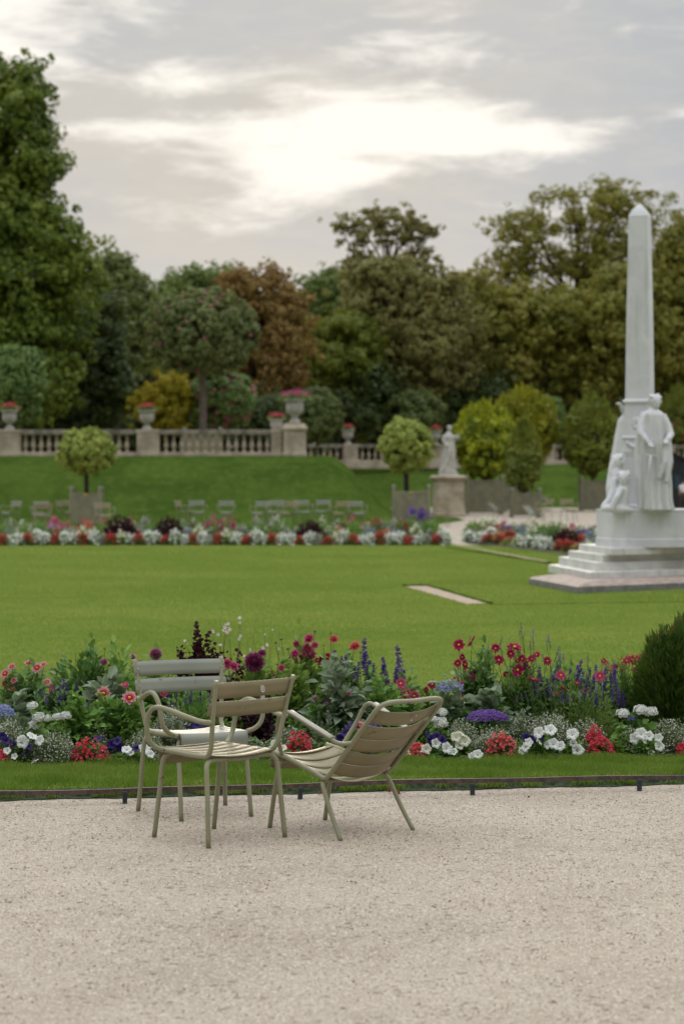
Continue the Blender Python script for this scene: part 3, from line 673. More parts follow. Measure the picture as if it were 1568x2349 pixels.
lv = [(.30, (1351, 1313), (1257, 1295), 3.75, .17), (.44, (1365, 1291), (1281, 1277), 3.4, .30), (.56, (1381, 1273), (1303, 1263), 3.1, .44), (.67, (1401, 1258), (1327, 1248), 2.8, .56)]
for z, N, L, ln, zb in lv:
    P = para(pg(*N, z), pg(*L, z), ln); b = Buf(); prism(b, P, [(zb, 1), (z - .012, 1), (z, .996)]); MB_local(b, 'step', 'marble_worn', mo)
# pedestal block with cut corner
pA, pB, pC = W(1367, 1247, 40.9), W(1411, 1250, 39.75), W(1436, 1250, 39.62)
A_, B_, C_ = Vector(pA[:2]), Vector(pB[:2]), Vector(pC[:2]); D_ = C_ + Vector((.93, .30)).normalized() * 1.55; E_ = D_ + Vector((-.15, 1.3)); F_ = A_ + Vector((.5, .75))
ped = [A_, B_, C_, D_, E_, F_]
b = Buf(); prism(b, ped, [(.67, 1.02), (.80, 1.02), (.815, 1.0), (1.24, 1.0), (1.262, 1.01), (1.29, 1.01)]); MB_local(b, 'pedestal', 'marble', mo)
# shaft, square and turned a little, tapering
sc_ = Vector((4.985, 40.55)); rot_ = R(18)
def sq(h, c=sc_, ch=.0):
    out = []
    for k in range(4):
        a = -rot_ + math.pi / 4 + k * math.pi / 2; out.append(c + Vector((math.cos(a), math.sin(a))) * h * math.sqrt(2))
    if ch:
        q = []
        for k in range(4):
            p, pr, nx = out[k], out[k - 1], out[(k + 1) % 4]; q += [p + (pr - p) * ch, p + (nx - p) * ch]
        out = q
    return out
def stack(b, secs):
    """secs: (z, half-width)"""
    n_ = 4; V = []
    for z, h in secs: V += [(p.x, p.y, z) for p in sq(h)]
    F = [(i * 4 + j, i * 4 + (j + 1) % 4, (i + 1) * 4 + (j + 1) % 4, (i + 1) * 4 + j) for i in range(len(secs) - 1) for j in range(4)]
    b.add(V, F); return b
zt = lambda py: CAMH - (py - HOR) / F_PX * 40.4
hw = lambda w_: w_ * PXM(40.4) / 2 / (math.cos(R(18)) + math.sin(R(18)))
b = Buf(); stack(b, [(zt(915), hw(72)), (zt(700), hw(65)), (zt(498), hw(55.5)), (zt(494), hw(56)), (zt(484), hw(44)), (zt(474), hw(26)), (zt(466), hw(6)), (zt(464.5), hw(.3))]); MB_local(b, 'shaft', 'marble', mo)
b = Buf(); stack(b, [(zt(925), hw(74)), (zt(924), hw(84)), (zt(920), hw(86)), (zt(917), hw(78)), (zt(914.5), hw(73))]); MB_local(b, 'collar', 'marble', mo)
b = Buf(); stack(b, [(zt(1003), hw(80)), (zt(960), hw(76)), (zt(924), hw(75))]); MB_local(b, 'relief_block', 'marble', mo)
b = Buf(); stack(b, [(zt(1008), hw(80)), (zt(1007), hw(90)), (zt(1003), hw(92)), (zt(1000), hw(82)), (zt(999), hw(77))]); MB_local(b, 'collar', 'marble', mo)
b = Buf(); stack(b, [(zt(1169), hw(98)), (zt(1160), hw(98)), (zt(1156), hw(90)), (zt(1048), hw(84)), (zt(1036), hw(92)), (zt(1024), hw(86)), (zt(1006), hw(80))]); MB_local(b, 'lower_block', 'marble', mo)
fd = Vector((math.sin(-rot_), -math.cos(-rot_), 0)); fr = Vector((math.cos(rot_), -math.sin(rot_), 0))
fc = Vector((sc_.x, sc_.y, 0)) + fd * (hw(84) + .01)
b = Buf(); P = [fc + fr * (.17 * t) + Vector((0, 0, zt(1012) - .10 * (1 - t * t))) + fd * .02 for t in np.linspace(-1, 1, 13)]
tube(b, P, [.02, .035, .045, .035, .02], 8)
for p in P[1:-1]: sphere(b, p + fd * .02, .026, 6, 4)
MB_local(b, 'garland', 'marble', mo, True)
b = Buf(); m0 = fc - fd * .035 + Vector((0, 0, zt(965)))
for k in range(9):
    a = k * .7; sphere(b, m0 + fr * (.10 * math.cos(a) * (k / 9)) + Vector((0, 0, .14 * math.sin(a) * k / 9 - .02)) , (.05, .03, .05), 8, 5)
MB_local(b, 'relief_carving', 'marble', mo, True)

# draped figures -------------------------------------------------------------
def robe(b, rings, nf=11, amp=.06, seg=64, seed=0, twist=.0):
    """rings: (z, cx, cy, rx, ry, fold)"""
    g = random.Random(seed); ph = [g.uniform(0, 6.28) for _ in range(4)]; V = []
    zs = [r[0] for r in rings]; Z = np.linspace(zs[0], zs[-1], 60); order = np.argsort(zs)
    for z in Z:
        q = [float(np.interp(z, np.array(zs)[order], np.array([r[i] for r in rings])[order])) for i in range(1, 6)]
        for j in range(seg):
            a = 2 * math.pi * j / seg
            f = math.sin(nf * a + ph[0] + z * twist) * .6 + math.sin((nf * 2 - 3) * a + ph[1] - z * twist * .5) * .3 + math.sin(5 * a + ph[2] + z * 2) * .3
            k_ = 1 + amp * q[4] * f
            V.append((q[0] + q[2] * k_ * math.cos(a), q[1] + q[3] * k_ * math.sin(a), z))
    n_ = len(Z); b.add(V, [(i * seg + j, i * seg + (j + 1) % seg, (i + 1) * seg + (j + 1) % seg, (i + 1) * seg + j) for i in range(n_ - 1) for j in range(seg)])
    b.f.append((np.array([list(range(seg))[::-1]]) + b.n - len(V), 0)); b.f.append((np.array([[(n_ - 1) * seg + j for j in range(seg)]]) + b.n - len(V), 0))
def head(b, c, s=1.0, face=(0, -1), bun=True):
    f = Vector((face[0], face[1], 0)).normalized(); r = Vector((-f.y, f.x, 0)); c = Vector(c)
    sphere(b, c, (.078 * s, .085 * s, .105 * s), 16, 12); sphere(b, c + f * .03 * s - Vector((0, 0, .05 * s)), (.055 * s, .055 * s, .06 * s), 12, 8)
    sphere(b, c + f * .088 * s - Vector((0, 0, .018 * s)), (.014 * s, .014 * s, .024 * s), 8, 6)
    sphere(b, c + f * .075 * s - Vector((0, 0, .058 * s)), (.022 * s, .016 * s, .010 * s), 8, 6)
    for s_ in (-1, 1):
        sphere(b, c + f * .074 * s + r * s_ * .03 * s + Vector((0, 0, .022 * s)), (.022 * s, .012 * s, .010 * s), 8, 5); sphere(b, c + r * s_ * .078 * s - Vector((0, 0, .01 * s)), (.012 * s, .02 * s, .028 * s), 8, 5)
    for k in range(14):
        a = k * 2.4; q = -.2 + k / 14 * 1.1
        d_ = (r * math.cos(a) * math.sqrt(max(.05, 1 - q * q * .8)) + f * min(.35, math.sin(a)) * .8 + Vector((0, 0, q))); sphere(b, c + Vector((d_.x * .082 * s, d_.y * .088 * s, d_.z * .088 * s + .018 * s)), .028 * s, 8, 5)
    if bun: sphere(b, c - f * .10 * s + Vector((0, 0, .02 * s)), .045 * s, 10, 6)
def remesh(o, vox):
    m = o.modifiers.new('surface', 'REMESH'); m.mode = 'VOXEL'; m.voxel_size = vox; m.use_smooth_shade = True
    s = o.modifiers.new('soften', 'SMOOTH'); s.iterations = 2; s.factor = .4
# standing figure with sword, right of the shaft: feet at 1168, head 905
d_f = 39.75; fz = lambda py: CAMH - (py - HOR) / F_PX * d_f; fx = lambda px: (px - 784) / F_PX * d_f
def fp(px, py, dy=0.0): return Vector((fx(px), d_f + dy, fz(py)))
b = Buf(); k = PXM(d_f)
R_ = [(1170, 1506, 38, 30, 1), (1150, 1504, 35, 28, 1), (1100, 1503, 33, 27, 1), (1050, 1500, 30, 26, 1), (1020, 1498, 29, 26, .8), (990, 1498, 26, 23, .6), (968, 1498, 25, 20, .5), (950, 1497, 25, 18, .3), (944, 1497, 19, 14, .2), (938, 1498, 9, 8, .1), (928, 1499, 6.5, 7, 0), (918, 1500, 6.5, 7, 0)]
robe(b, [(fz(y), fx(x), d_f, a * k, c * k, f) for y, x, a, c, f in R_], seg=96, nf=13, amp=.20, seed=4)
head(b, fp(1501, 921, -.01), 1.18, (.35, -1))
tube(b, [fp(1479, 955, .0), fp(1470, 978, -.06), fp(1468, 996, -.14), fp(1480, 1012, -.22), fp(1486, 1019, -.25)], [.075, .07, .062, .045, .036], 12)   # arm to the sword
tube(b, [fp(1517, 953, 0), fp(1529, 978, -.04), fp(1535, 998, -.10), fp(1528, 1008, -.20), fp(1522, 1012, -.22)], [.075, .072, .065, .05, .036], 12)
sphere(b, fp(1488, 1021, -.26), (.038, .036, .034), 10, 8); sphere(b, fp(1520, 1014, -.23), (.036, .036, .034), 10, 8)
for q in range(4):
    tube(b, [fp(1485 + q * 2.6, 1021, -.285), fp(1486 + q * 2.4, 1026, -.30), fp(1487 + q * 2.2, 1029.5, -.285)], [.012, .011, .009], 6)
    tube(b, [fp(1517 + q * 2.5, 1013, -.26), fp(1517 + q * 2.4, 1018, -.275), fp(1518 + q * 2.2, 1021.5, -.26)], [.012, .011, .009], 6)
tube(b, [fp(1482, 1016, -.27), fp(1481, 1022, -.30), fp(1484, 1026, -.30)], [.013, .012, .009], 6); tube(b, [fp(1526, 1010, -.24), fp(1528, 1017, -.26), fp(1525, 1020, -.27)], [.013, .012, .009], 6)
tube(b, [fp(1476, 945, .02), fp(1470, 985, .06), fp(1466, 1040, .06), fp(1468, 1100, .03), fp(1474, 1168, 0)], [.05, .085, .08, .075, .085], 12)   # mantle hanging behind the arm
tube(b, [fp(1520, 950, .05), fp(1529, 1010, .02), fp(1531, 1060, -.03), fp(1526, 1100, -.05), fp(1530, 1130, -.04), fp(1534, 1168, -.02)], [.05, .075, .085, .06, .04, .05], 12)
tube(b, [fp(1528, 1015, -.12), fp(1520, 1060, -.2), fp(1508, 1098, -.21)], [.04, .05, .03], 10); tube(b, [fp(1529, 1015, -.12), fp(1528, 1070, -.17), fp(1524, 1106, -.19)], [.035, .05, .035], 10)
fig = MB_local(b, 'carved_standing_figure', 'marble', mo, True); fig['label'] = 'carved robed standing figure holding a sword'; remesh(fig, .011)
b = Buf(); tube(b, [fp(1489, 1010, -.26), fp(1488, 1046, -.27)], [.016, .014], 8); sphere(b, fp(1489, 1010, -.26), .022, 8, 6)
bb = [fp(1477, 1044.5, -.27), fp(1502, 1046.5, -.25)]; tube(b, bb, .014, 8); tube(b, [fp(1487.5, 1044, -.28), fp(1483, 1078, -.27), fp(1476, 1120, -.25), fp(1472, 1160, -.24)], [.022, .020, .014, .004], 4)
MB_local(b, 'sword', 'marble', mo, True)
# second draped figure behind the shaft, only its edge and hand seen on the left
d2 = 41.0; f2 = lambda px, py, dy=0.0: Vector(((px - 784) / F_PX * d2, d2 + dy, CAMH - (py - HOR) / F_PX * d2)); k2 = PXM(d2)
b = Buf(); robe(b, [(f2(0, y).z, f2(x, 0).x, d2, a * k2, c * k2, f) for y, x, a, c, f in [(1170, 1428, 34, 26, 1), (1080, 1430, 34, 26, 1), (1010, 1434, 26, 22, .7), (965, 1438, 22, 18, .4), (948, 1442, 14, 12, .2), (935, 1448, 6, 6, 0)]], nf=10, amp=.08, seed=8)
head(b, f2(1449, 927, .05), 1.0, (-1, .3)); tube(b, [f2(1436, 955), f2(1426, 938, -.05), f2(1420, 927, -.10)], [.055, .045, .03], 10)
sphere(b, f2(1417, 926, -.12), (.05, .03, .022), 10, 6)
for q in range(4): tube(b, [f2(1414, 925 + q, -.16 + q * .02), f2(1408, 926 + q, -.17 + q * .02)], [.012, .008], 6)
o = MB_local(b, 'carved_draped_figure', 'marble', mo, True); o['label'] = 'carved draped figure behind the shaft reaching out a hand'; remesh(o, .016)
# two seated children leaning on the left of the block
b = Buf(); d3 = 39.7; f3 = lambda px, py, dy=0.0: Vector(((px - 784) / F_PX * d3, d3 + dy, CAMH - (py - HOR) / F_PX * d3))
tube(b, [f3(1424, 1060, .35), f3(1416, 1085, .30), f3(1412, 1120, .2), f3(1418, 1168, .1)], [.06, .13, .15, .17], 14)
head(b, f3(1422, 1060, .30), 1.35, (-.8, -.6), False); tube(b, [f3(1408, 1062, .25), f3(1404, 1080, .22), f3(1410, 1100, .15)], [.04, .045, .04], 10)
tube(b, [f3(1432, 1104, .0), f3(1428, 1125, -.02), f3(1424, 1150, -.03), f3(1420, 1170, -.03)], [.06, .10, .12, .15], 14)
head(b, f3(1430, 1097, -.02), 1.2, (-.3, -1), False)
tube(b, [f3(1412, 1098, .12), f3(1406, 1125, .05), f3(1396, 1148, -.02), f3(1386, 1158, -.05), f3(1380, 1168, -.08)], [.05, .06, .06, .055, .05], 12)
tube(b, [f3(1424, 1120, -.12), f3(1412, 1140, -.18), f3(1402, 1160, -.18), f3(1398, 1170, -.2)], [.05, .055, .06, .05], 12)
tube(b, [f3(1378, 1168, -.08), f3(1395, 1166, -.12), f3(1420, 1168, -.15), f3(1450, 1170, -.1)], [.04, .07, .06, .03], 10)
o = MB_local(b, 'carved_children', 'marble', mo, True); o['label'] = 'two carved children leaning against the obelisk foot'; remesh(o, .015)

# ------------------------------------------------------------------ statue on pedestal by the far bank
ds = 114.5; st = empty('garden_statue', (float(W(1028, 0, ds).x), ds, 0), R(6), 'pale stone statue of a draped woman on a tall pedestal', 'statue'); ks = PXM(ds)
b = Buf(); hh = 95 * ks
prism(b, [(-.70, -.70), (.70, -.70), (.70, .70), (-.70, .70)], [(0, 1.06), (.16, 1.06), (.20, .96), (hh - .28, .92), (hh - .24, 1.0), (hh - .16, 1.12), (hh - .06, 1.14), (hh, .95)]); b.obj('pedestal', 'stone', st)
b = Buf(); prism(b, [(-.42, -.36), (.42, -.36), (.42, .36), (-.42, .36)], [(hh - .01, 1), (hh + .14, .96)]); b.obj('figure_base', 'statue', st)
b = Buf(); z0 = hh + .12; Hs = 116 * ks - .12; sg = lambda t: z0 + Hs * t
robe(b, [(sg(0), -.02, 0, .44, .34, 1), (sg(.06), -.02, 0, .38, .30, 1), (sg(.25), 0, 0, .33, .27, 1), (sg(.42), .03, 0, .30, .26, .9), (sg(.55), .05, 0, .27, .24, .6), (sg(.64), .04, 0, .22, .18, .4), (sg(.73), .02, 0, .25, .19, .3), (sg(.79), .01, 0, .24, .16, .2), (sg(.83), .02, 0, .10, .10, .1), (sg(.87), .03, 0, .075, .08, 0)], nf=9, amp=.10, seed=2)
head(b, (.04, -.01, sg(.93)), 1.28, (.3, -1)); tube(b, [(-.22, 0, sg(.78)), (-.27, -.05, sg(.66)), (-.12, -.22, sg(.56)), (.10, -.25, sg(.50))], [.075, .068, .055, .04], 10)
tube(b, [(.22, 0, sg(.77)), (.32, -.02, sg(.66)), (.34, -.10, sg(.70)), (.36, -.14, sg(.76))], [.07, .062, .05, .04], 10); sphere(b, (.40, -.14, sg(.74)), (.12, .08, .13), 12, 8)
tube(b, [(.05, -.22, sg(.52)), (-.05, -.28, sg(.30)), (-.30, -.26, sg(.06)), (-.38, -.2, sg(.01))], [.07, .08, .07, .06], 10)
o = b.obj('carved_figure', 'statue', st, True); remesh(o, .03)

# ------------------------------------------------------------------ balustrades and urns
balm = Buf(); lathe(balm, [(.085, 0), (.085, .05), (.05, .075), (.055, .11), (.095, .20), (.112, .28), (.10, .36), (.062, .47), (.045, .56), (.05, .62), (.075, .65), (.05, .67), (.055, .70), (.085, .72), (.085, .78)], 12)
balme = balm.mesh('baluster', 'stone', True)
BT = 4.06
def pier(root, x, y, w_, h=BT, zb=TZ, name='pier', cap=.05, rot=0):
    b = Buf(); hw_ = w_ / 2; prism(b, [(-hw_, -.28), (hw_, -.28), (hw_, .28), (-hw_, .28)], [(zb - .35, 1.0), (zb + .16, 1.0), (zb + .20, .96), (h - .16, .96), (h - .15, 1.03), (h - .03, 1.03 + cap), (h, 1.0)])
    o = b.obj(name, 'stone', root); o.location = (x, y, 0); o.rotation_euler = (0, 0, rot); return o
def balustrade(label, x0, x1, y0, y1, zb, piers, spacing=.36):
    root = empty('balustrade', ((x0 + x1) / 2, (y0 + y1) / 2, zb), 0, label, 'balustrade'); c = root.location
    sl_ = (y1 - y0) / (x1 - x0); an = math.atan2(y1 - y0, x1 - x0)
    def bar(z0, z1, hwid, mat, name):
        b = Buf(); n_ = 24; V = []
        for i in range(n_ + 1):
            t = i / n_; x = x0 + (x1 - x0) * t - c.x; y = y0 + (y1 - y0) * t - c.y; j = .004 * math.sin(i * 2.3)
            V += [(x, y - hwid, z0 - c.z), (x, y + hwid, z0 - c.z), (x, y + hwid, z1 - .02 - c.z + j), (x, y + hwid - .03, z1 - c.z + j), (x, y - hwid + .03, z1 - c.z + j), (x, y - hwid, z1 - .02 - c.z + j)]
        b.add(V, [(i * 6 + k, (i + 1) * 6 + k, (i + 1) * 6 + (k + 1) % 6, i * 6 + (k + 1) % 6) for i in range(n_) for k in range(6)]); b.add([V[0], V[1], V[2], V[3], V[4], V[5]], [(5, 4, 3, 2, 1, 0)]); b.add([V[-6], V[-5], V[-4], V[-3], V[-2], V[-1]], [(0, 1, 2, 3, 4, 5)]); b.obj(name, mat, root)
    bar(zb - .35, zb + .19, .25, 'stone', 'base_course'); bar(zb + 1.02, zb + 1.22, .22, 'stone_dark', 'coping')
    for (px, w_) in piers:
        y = y0 + sl_ * (px - x0); o = pier(root, px - c.x, y - c.y, w_, BT - c.z + (zb - TZ), zb - c.z, 'pier', rot=an)
    x = x0 + .2; cnt = 0
    while x < x1 and cnt < 98:
        if all(abs(x - p) > w_ / 2 + .16 for p, w_ in piers):
            y = y0 + sl_ * (x - x0); link_mesh('baluster', balme, root, (x - c.x, y - c.y, zb + .20 - c.z), rot=(0, 0, x * 3), scale=(1, 1, 1.05)); cnt += 1
        x += spacing
    return root
dB = 111.8; wx = lambda px, d=dB: (px - 784) / F_PX * d
balustrade('long stone balustrade on top of the grass bank', -22, wx(648), dB, dB, TZ, [(wx(10), 1.55), (wx(340), 1.06), (wx(634), .50)])
cp = empty('corner_pier', (wx(676), dB - .1, TZ), 0, 'tall stone corner pier under the large flower urn', 'pier'); b = Buf()
prism(b, [(-.53, -.5), (.53, -.5), (.53, .5), (-.53, .5)], [(-.4, 1.05), (.14, 1.05), (.18, .97), (1.16, .97), (1.20, 1.08), (1.30, 1.12), (1.36, 1.02), (1.50, .86), (1.52, .86)]); b.obj('block', 'stone', cp)
dR = 158.0
balustrade('far stone balustrade receding behind the tubs and statue', wx(706, dR), 36.0, dR, dR + 9, TZ, [(wx(803, dR), .95), (wx(1000, dR), .95), (wx(1255, 162), .9), (wx(1530, 164), .9)], .42)
def urn(x, y, z, s, label, flowermat, spread=1.0, seed=0, grp='stone urns of flowers on the balustrade'):
    root = empty('flower_urn', (x, y, z), 0, label, 'urn', grp); g = np.random.default_rng(seed)
    b = Buf(); prism(b, [(-.20 * s, -.20 * s), (.20 * s, -.20 * s), (.20 * s, .20 * s), (-.20 * s, .20 * s)], [(0, 1), (.07 * s, 1)])
    lathe(b, [(.17 * s, .07 * s), (.19 * s, .10 * s), (.10 * s, .18 * s), (.075 * s, .24 * s), (.10 * s, .27 * s), (.16 * s, .31 * s), (.27 * s, .38 * s), (.31 * s, .48 * s), (.32 * s, .66 * s), (.30 * s, .74 * s), (.34 * s, .78 * s), (.40 * s, .80 * s), (.41 * s, .84 * s), (.36 * s, .85 * s), (.30 * s, .80 * s), (0, .80 * s)], 24); b.obj('vase', 'urn', root, True)
    n_ = 260; D = rdir(n_, g); D[:, 2] = np.abs(D[:, 2]) * .8 + .1; P = D * g.uniform(.4, 1, (n_, 1)) * np.array([.48 * spread, .42 * spread, .26]) * s + np.array([0, 0, .84 * s])
    b = Buf(); b.pat(quadleaf(P, D + rdir(n_, g) * .6, rdir(n_, g), .12 * s, .09 * s), [(0, 1, 2, 3)]); b.obj('foliage', 'bed_green', root)
    n_ = 150; D = rdir(n_, g); D[:, 2] = np.abs(D[:, 2]) * .9 + .35; D = unit(D); P = D * g.uniform(.75, 1.1, (n_, 1)) * np.array([.50 * spread, .44 * spread, .32]) * s + np.array([0, 0, .86 * s])
    b = Buf(); b.pat(quadleaf(P, rdir(n_, g), D, .10 * s, .09 * s), [(0, 1, 2, 3)]); b.obj('blossoms', flowermat, root); return root
urn(wx(22), dB, BT, 1.05, 'small flower urn above the wide left pier of the balustrade', 'geranium_red', .85, 1)
urn(wx(337), dB, BT, 1.05, 'small red flower urn on the middle pier of the balustrade', 'geranium_red', .85, 2)
urn(wx(676), dB - .1, TZ + 1.52, 1.30, 'large urn of trailing magenta flowers on the corner pier', 'magenta_petal', 1.25, 3)
urn(wx(634, 116), 116, 3.85, .95, 'small red flower urn just left of the large corner urn', 'geranium_red', .9, 4)
urn(wx(724, dR), dR + .1, 4.05, 1.0, 'small red flower urn just right of the corner pier', 'geranium_red', .9, 5)
urn(wx(798, dR), dR + .6, 4.05, 1.12, 'small red flower urn alone on the far balustrade left of the lollipop tree', 'geranium_red', .7, 6)
urn(wx(1001, dR), dR + 1.6, 4.0, 1.1, 'small flower urn half hidden beside the standing statue', 'geranium_red', .7, 7)

# ------------------------------------------------------------------ tubs, trees
def planter(x, y, z, w_, h, m='tub', name_l=None, rz=0, plate=False, group='square wooden planter tubs', parent=None):
    root = empty('planter_tub', (x, y, z), rz, name_l, 'planter', group); hw_ = w_ / 2; g = random.Random(int(x * 10))
    for k in range(4):
        b = Buf(); n_ = max(5, int(w_ / .12)); stp = (w_ - .16) / n_
        for i in range(n_): x0 = -hw_ + .08 + i * stp; box(b, x0 + .004, x0 + stp - .004, -hw_ + .02, -hw_ + .05, .14, h - .10 + g.uniform(-.004, .004), bev=.004)
        box(b, -hw_ + .05, hw_ - .05, -hw_ + .008, -hw_ + .055, h - .098, h - .02, bev=.008); box(b, -hw_ + .05, hw_ - .05, -hw_ + .008, -hw_ + .055, .10, .18, bev=.008)
        o = b.obj('side_panel', m, root); o.rotation_euler = (0, 0, k * math.pi / 2)
        sx_, sy_ = ((-1, -1), (1, -1), (1, 1), (-1, 1))[k]
        b = Buf(); box(b, -.055, .055, -.055, .055, 0, h + .06, bev=.008); o = b.obj('corner_post', m, root); o.location = (sx_ * (hw_ - .04), sy_ * (hw_ - .04), 0)
        b = Buf(); lathe(b, [(.02, 0), (.045, .01), (.03, .04), (.055, .08), (.065, .12), (.05, .165), (0, .185)], 10); f_ = b.obj('finial', 'finial', o, True); f_.location = (0, 0, h + .06)
    b = Buf(); box(b, -hw_ + .06, hw_ - .06, -hw_ + .06, hw_ - .06, h - .14, h - .10); b.obj('earth', 'soil', root)
    if plate: b = Buf(); box(b, -.07, .07, -hw_ - .004, -hw_ + .006, h - .09, h - .03); b.obj('name_plate', 'brass', root)
    return root
def crown_pts(lobes, n_cl, g, flat=.75, inner=.35):
    """lobes: (cx, cy, cz, rx, ry, rz) -> clump centres and outward directions"""
    L = np.array(lobes, float); wgt = (L[:, 3] * L[:, 5]) ** 1.0; idx = g.choice(len(L), n_cl, p=wgt / wgt.sum()); D = rdir(n_cl, g)
    r = g.uniform(inner, 1, (n_cl, 1)) ** .6
    wob = 1 + .16 * np.sin(D[:, :1] * 5 + L[idx, :1]) + .12 * np.sin(D[:, 2:] * 7 + D[:, 1:2] * 4)
    return L[idx, :3] + D * L[idx, 3:] * r * wob, D
def foliage(b, Cn, D, cr, per, leaf, g, flat=.55, up=.5, asp=.75, spread=1.0, shell=True):
    n_ = len(Cn); N = n_ * per; cc = np.repeat(Cn, per, 0); dd = np.repeat(D, per, 0)
    s = rdir(N, g); 
    if shell: s[:, 2] = np.where(g.random(N) < .75, np.abs(s[:, 2]), s[:, 2])
    rr = np.repeat(g.uniform(.6, 1.3, n_), per)[:, None] * cr
    P = cc + s * rr * g.uniform(.45, 1, (N, 1)) ** .5 * np.array([1, 1, flat]) * spread
    nrm = unit(s * .8 + dd * .4 + np.array([0, 0, up]) + rdir(N, g) * .55); T = unit(np.cross(nrm, rdir(N, g)) + np.array([0, 0, -.35]))
    L = leaf * g.uniform(.55, 1.35, N); b.pat(quadleaf(P - T * L[:, None] / 2, T, nrm, L, L * asp), [(0, 1, 2, 3)])
def limbs(b, base, top, r0, targets, g, nl=9, twigs=True, wob=.3):
    base, top = Vector(base), Vector(top); pts = [base.lerp(top, t) + Vector((g.normal() * wob * t, g.normal() * wob * t, 0)) * .3 for t in np.linspace(0, 1, 7)]
    tube(b, catmull(pts, 4), [r0 * 1.25, r0, r0 * .85, r0 * .6, r0 * .3], 10)
    T = np.array(targets); ids = g.choice(len(T), min(nl, len(T)), replace=False)
    mains = []
    for i in ids:
        tgt = Vector(T[i]); t = g.uniform(.35, .9); s = base.lerp(top, t); m = s.lerp(tgt, .5) + Vector((0, 0, (tgt - s).length * .10)) + Vector(g.normal(size=3)) * wob * .5
        path = catmull([s, m, tgt], 5); rr = r0 * .42 * (1.1 - t * .5); tube(b, path, [rr, rr * .6, rr * .25], 7); mains.append((path, rr))
    if twigs and mains:
        allp = np.array([tuple(p) for path, _ in mains for p in path[2:]])
        for q in T[g.choice(len(T), min(len(T), nl * 7), replace=False)]:
            i = np.argmin(((allp - q) ** 2).sum(1)); a = Vector(allp[i]); q = Vector(q)
            if (q - a).length < .2: continue
            tube(b, [a, a.lerp(q, .5) + Vector(g.normal(size=3)) * wob * .25 + Vector((0, 0, .1 * (q - a).length)), q], [r0 * .10, r0 * .06, r0 * .025], 5)
def tree(name, label, px, d, base_z, lobes_px, mat, n_cl, cr, per, leaf, r0=.3, seed=0, depth=.8, cat='tree', group='trees behind the terrace', flat=.55, inner=.35, bark='bark', nl=9, top_px=None, wob=.5, up=.5):
    if 165 < d < 186 and name not in ('round_green_tree',): cr, leaf = cr * 1.14, leaf * 1.14
    g = np.random.default_rng(seed + 11); x = (px - 784) / F_PX * d; root = empty(name, (x, d, base_z), 0, label, cat, group); k = PXM(d)
    L = [(((a - 784) / F_PX * d) - x, g.uniform(-.15, .15) * rx * k, CAMH - (c - HOR) * k - base_z, rx * k, rx * k * depth, ry * k) for a, c, rx, ry in lobes_px]
    Cn, D = crown_pts(L, int(n_cl * 1.7), g, inner=inner); keep = (D[:, 2] > -.05) | (g.random(len(D)) < .5) | (D[:, 1] > .2); Cn, D = Cn[keep], D[keep]; b = Buf(); foliage(b, Cn, D, cr * .74, int(per * .62), leaf * .82, g, flat=max(flat, .8) if flat > .5 else .55, up=up * .6, shell=False)
    Ce, De = crown_pts(L, int(n_cl * .55), g, inner=.98); Ce = Ce + De * g.uniform(.2, 1.0, (len(Ce), 1)) * cr * .9; foliage(b, Ce, De, cr * .42, int(per * .22), leaf * .75, g, flat=.8, up=.3, shell=False); b.obj('crown', mat, root)
    zt_ = max(l[2] for l in L); xt = L[int(np.argmax([l[2] for l in L]))][0]
    if top_px: zt_ = CAMH - (top_px[1] - HOR) * k - base_z; xt = (top_px[0] - 784) / F_PX * d - x
    b = Buf(); limbs(b, (0, 0, -.2), (xt * .8, 0, zt_), r0, Cn, g, nl, True, wob); b.obj('trunk', bark, root, True); return root
# -- large trees behind the terrace
tree('chestnut_tree', 'huge green chestnut filling the left edge, taller than all others', 10, 124, TZ, [(0, 190, 52, 75), (70, 215, 60, 60), (30, 320, 105, 100), (95, 385, 72, 45), (20, 470, 130, 110), (110, 545, 95, 75), (60, 640, 150, 110), (150, 640, 70, 85), (20, 780, 170, 110), (120, 770, 100, 90), (-110, 400, 120, 260), (-120, 700, 130, 220), (80, 880, 130, 90)], 'chestnut_green', 620, .95, 105, .36, r0=.5, seed=1, nl=16, top_px=(30, 300))
tree('dark_tree', 'dark broad tree with drooping branches under the huge chestnut', 215, 128, TZ, [(215, 860, 85, 110), (150, 920, 90, 70), (240, 760, 50, 80), (90, 950, 90, 50), (265, 900, 45, 70)], 'dark_green_leaf', 260, .8, 90, .34, r0=.35, seed=2)
tree('tall_tree', 'grey green tree rising right of the huge chestnut', 262, 150, TZ, [(262, 620, 42, 55), (285, 690, 62, 60), (250, 720, 60, 80), (320, 720, 45, 50), (300, 790, 80, 70)], 'blue_green_leaf', 230, .9, 80, .36, r0=.35, seed=3, top_px=(270, 590))
tree('soft_tree', 'small soft green tree top left of the tall oleander crown', 352, 158, TZ, [(352, 700, 42, 42), (345, 780, 50, 70), (380, 740, 40, 60)], 'soft_green_leaf', 110, .85, 75, .36, r0=.25, seed=4)
tree('round_green_tree', 'blue green tree top left of the rust coloured chestnut', 470, 186, TZ, [(470, 655, 72, 42), (430, 690, 40, 50), (520, 680, 60, 60)], 'soft_green_leaf', 150, 1.0, 80, .42, r0=.3, seed=5)
tree('rust_chestnut', 'rust brown autumn chestnut behind the oleanders', 600, 158, TZ, [(590, 660, 78, 52), (530, 700, 50, 45), (650, 720, 60, 60), (600, 760, 110, 75), (670, 800, 48, 45), (620, 860, 85, 80), (600, 940, 70, 60), (560, 820, 70, 60)], 'rust_leaf', 360, .85, 90, .34, r0=.32, seed=6, nl=14, top_px=(590, 620))
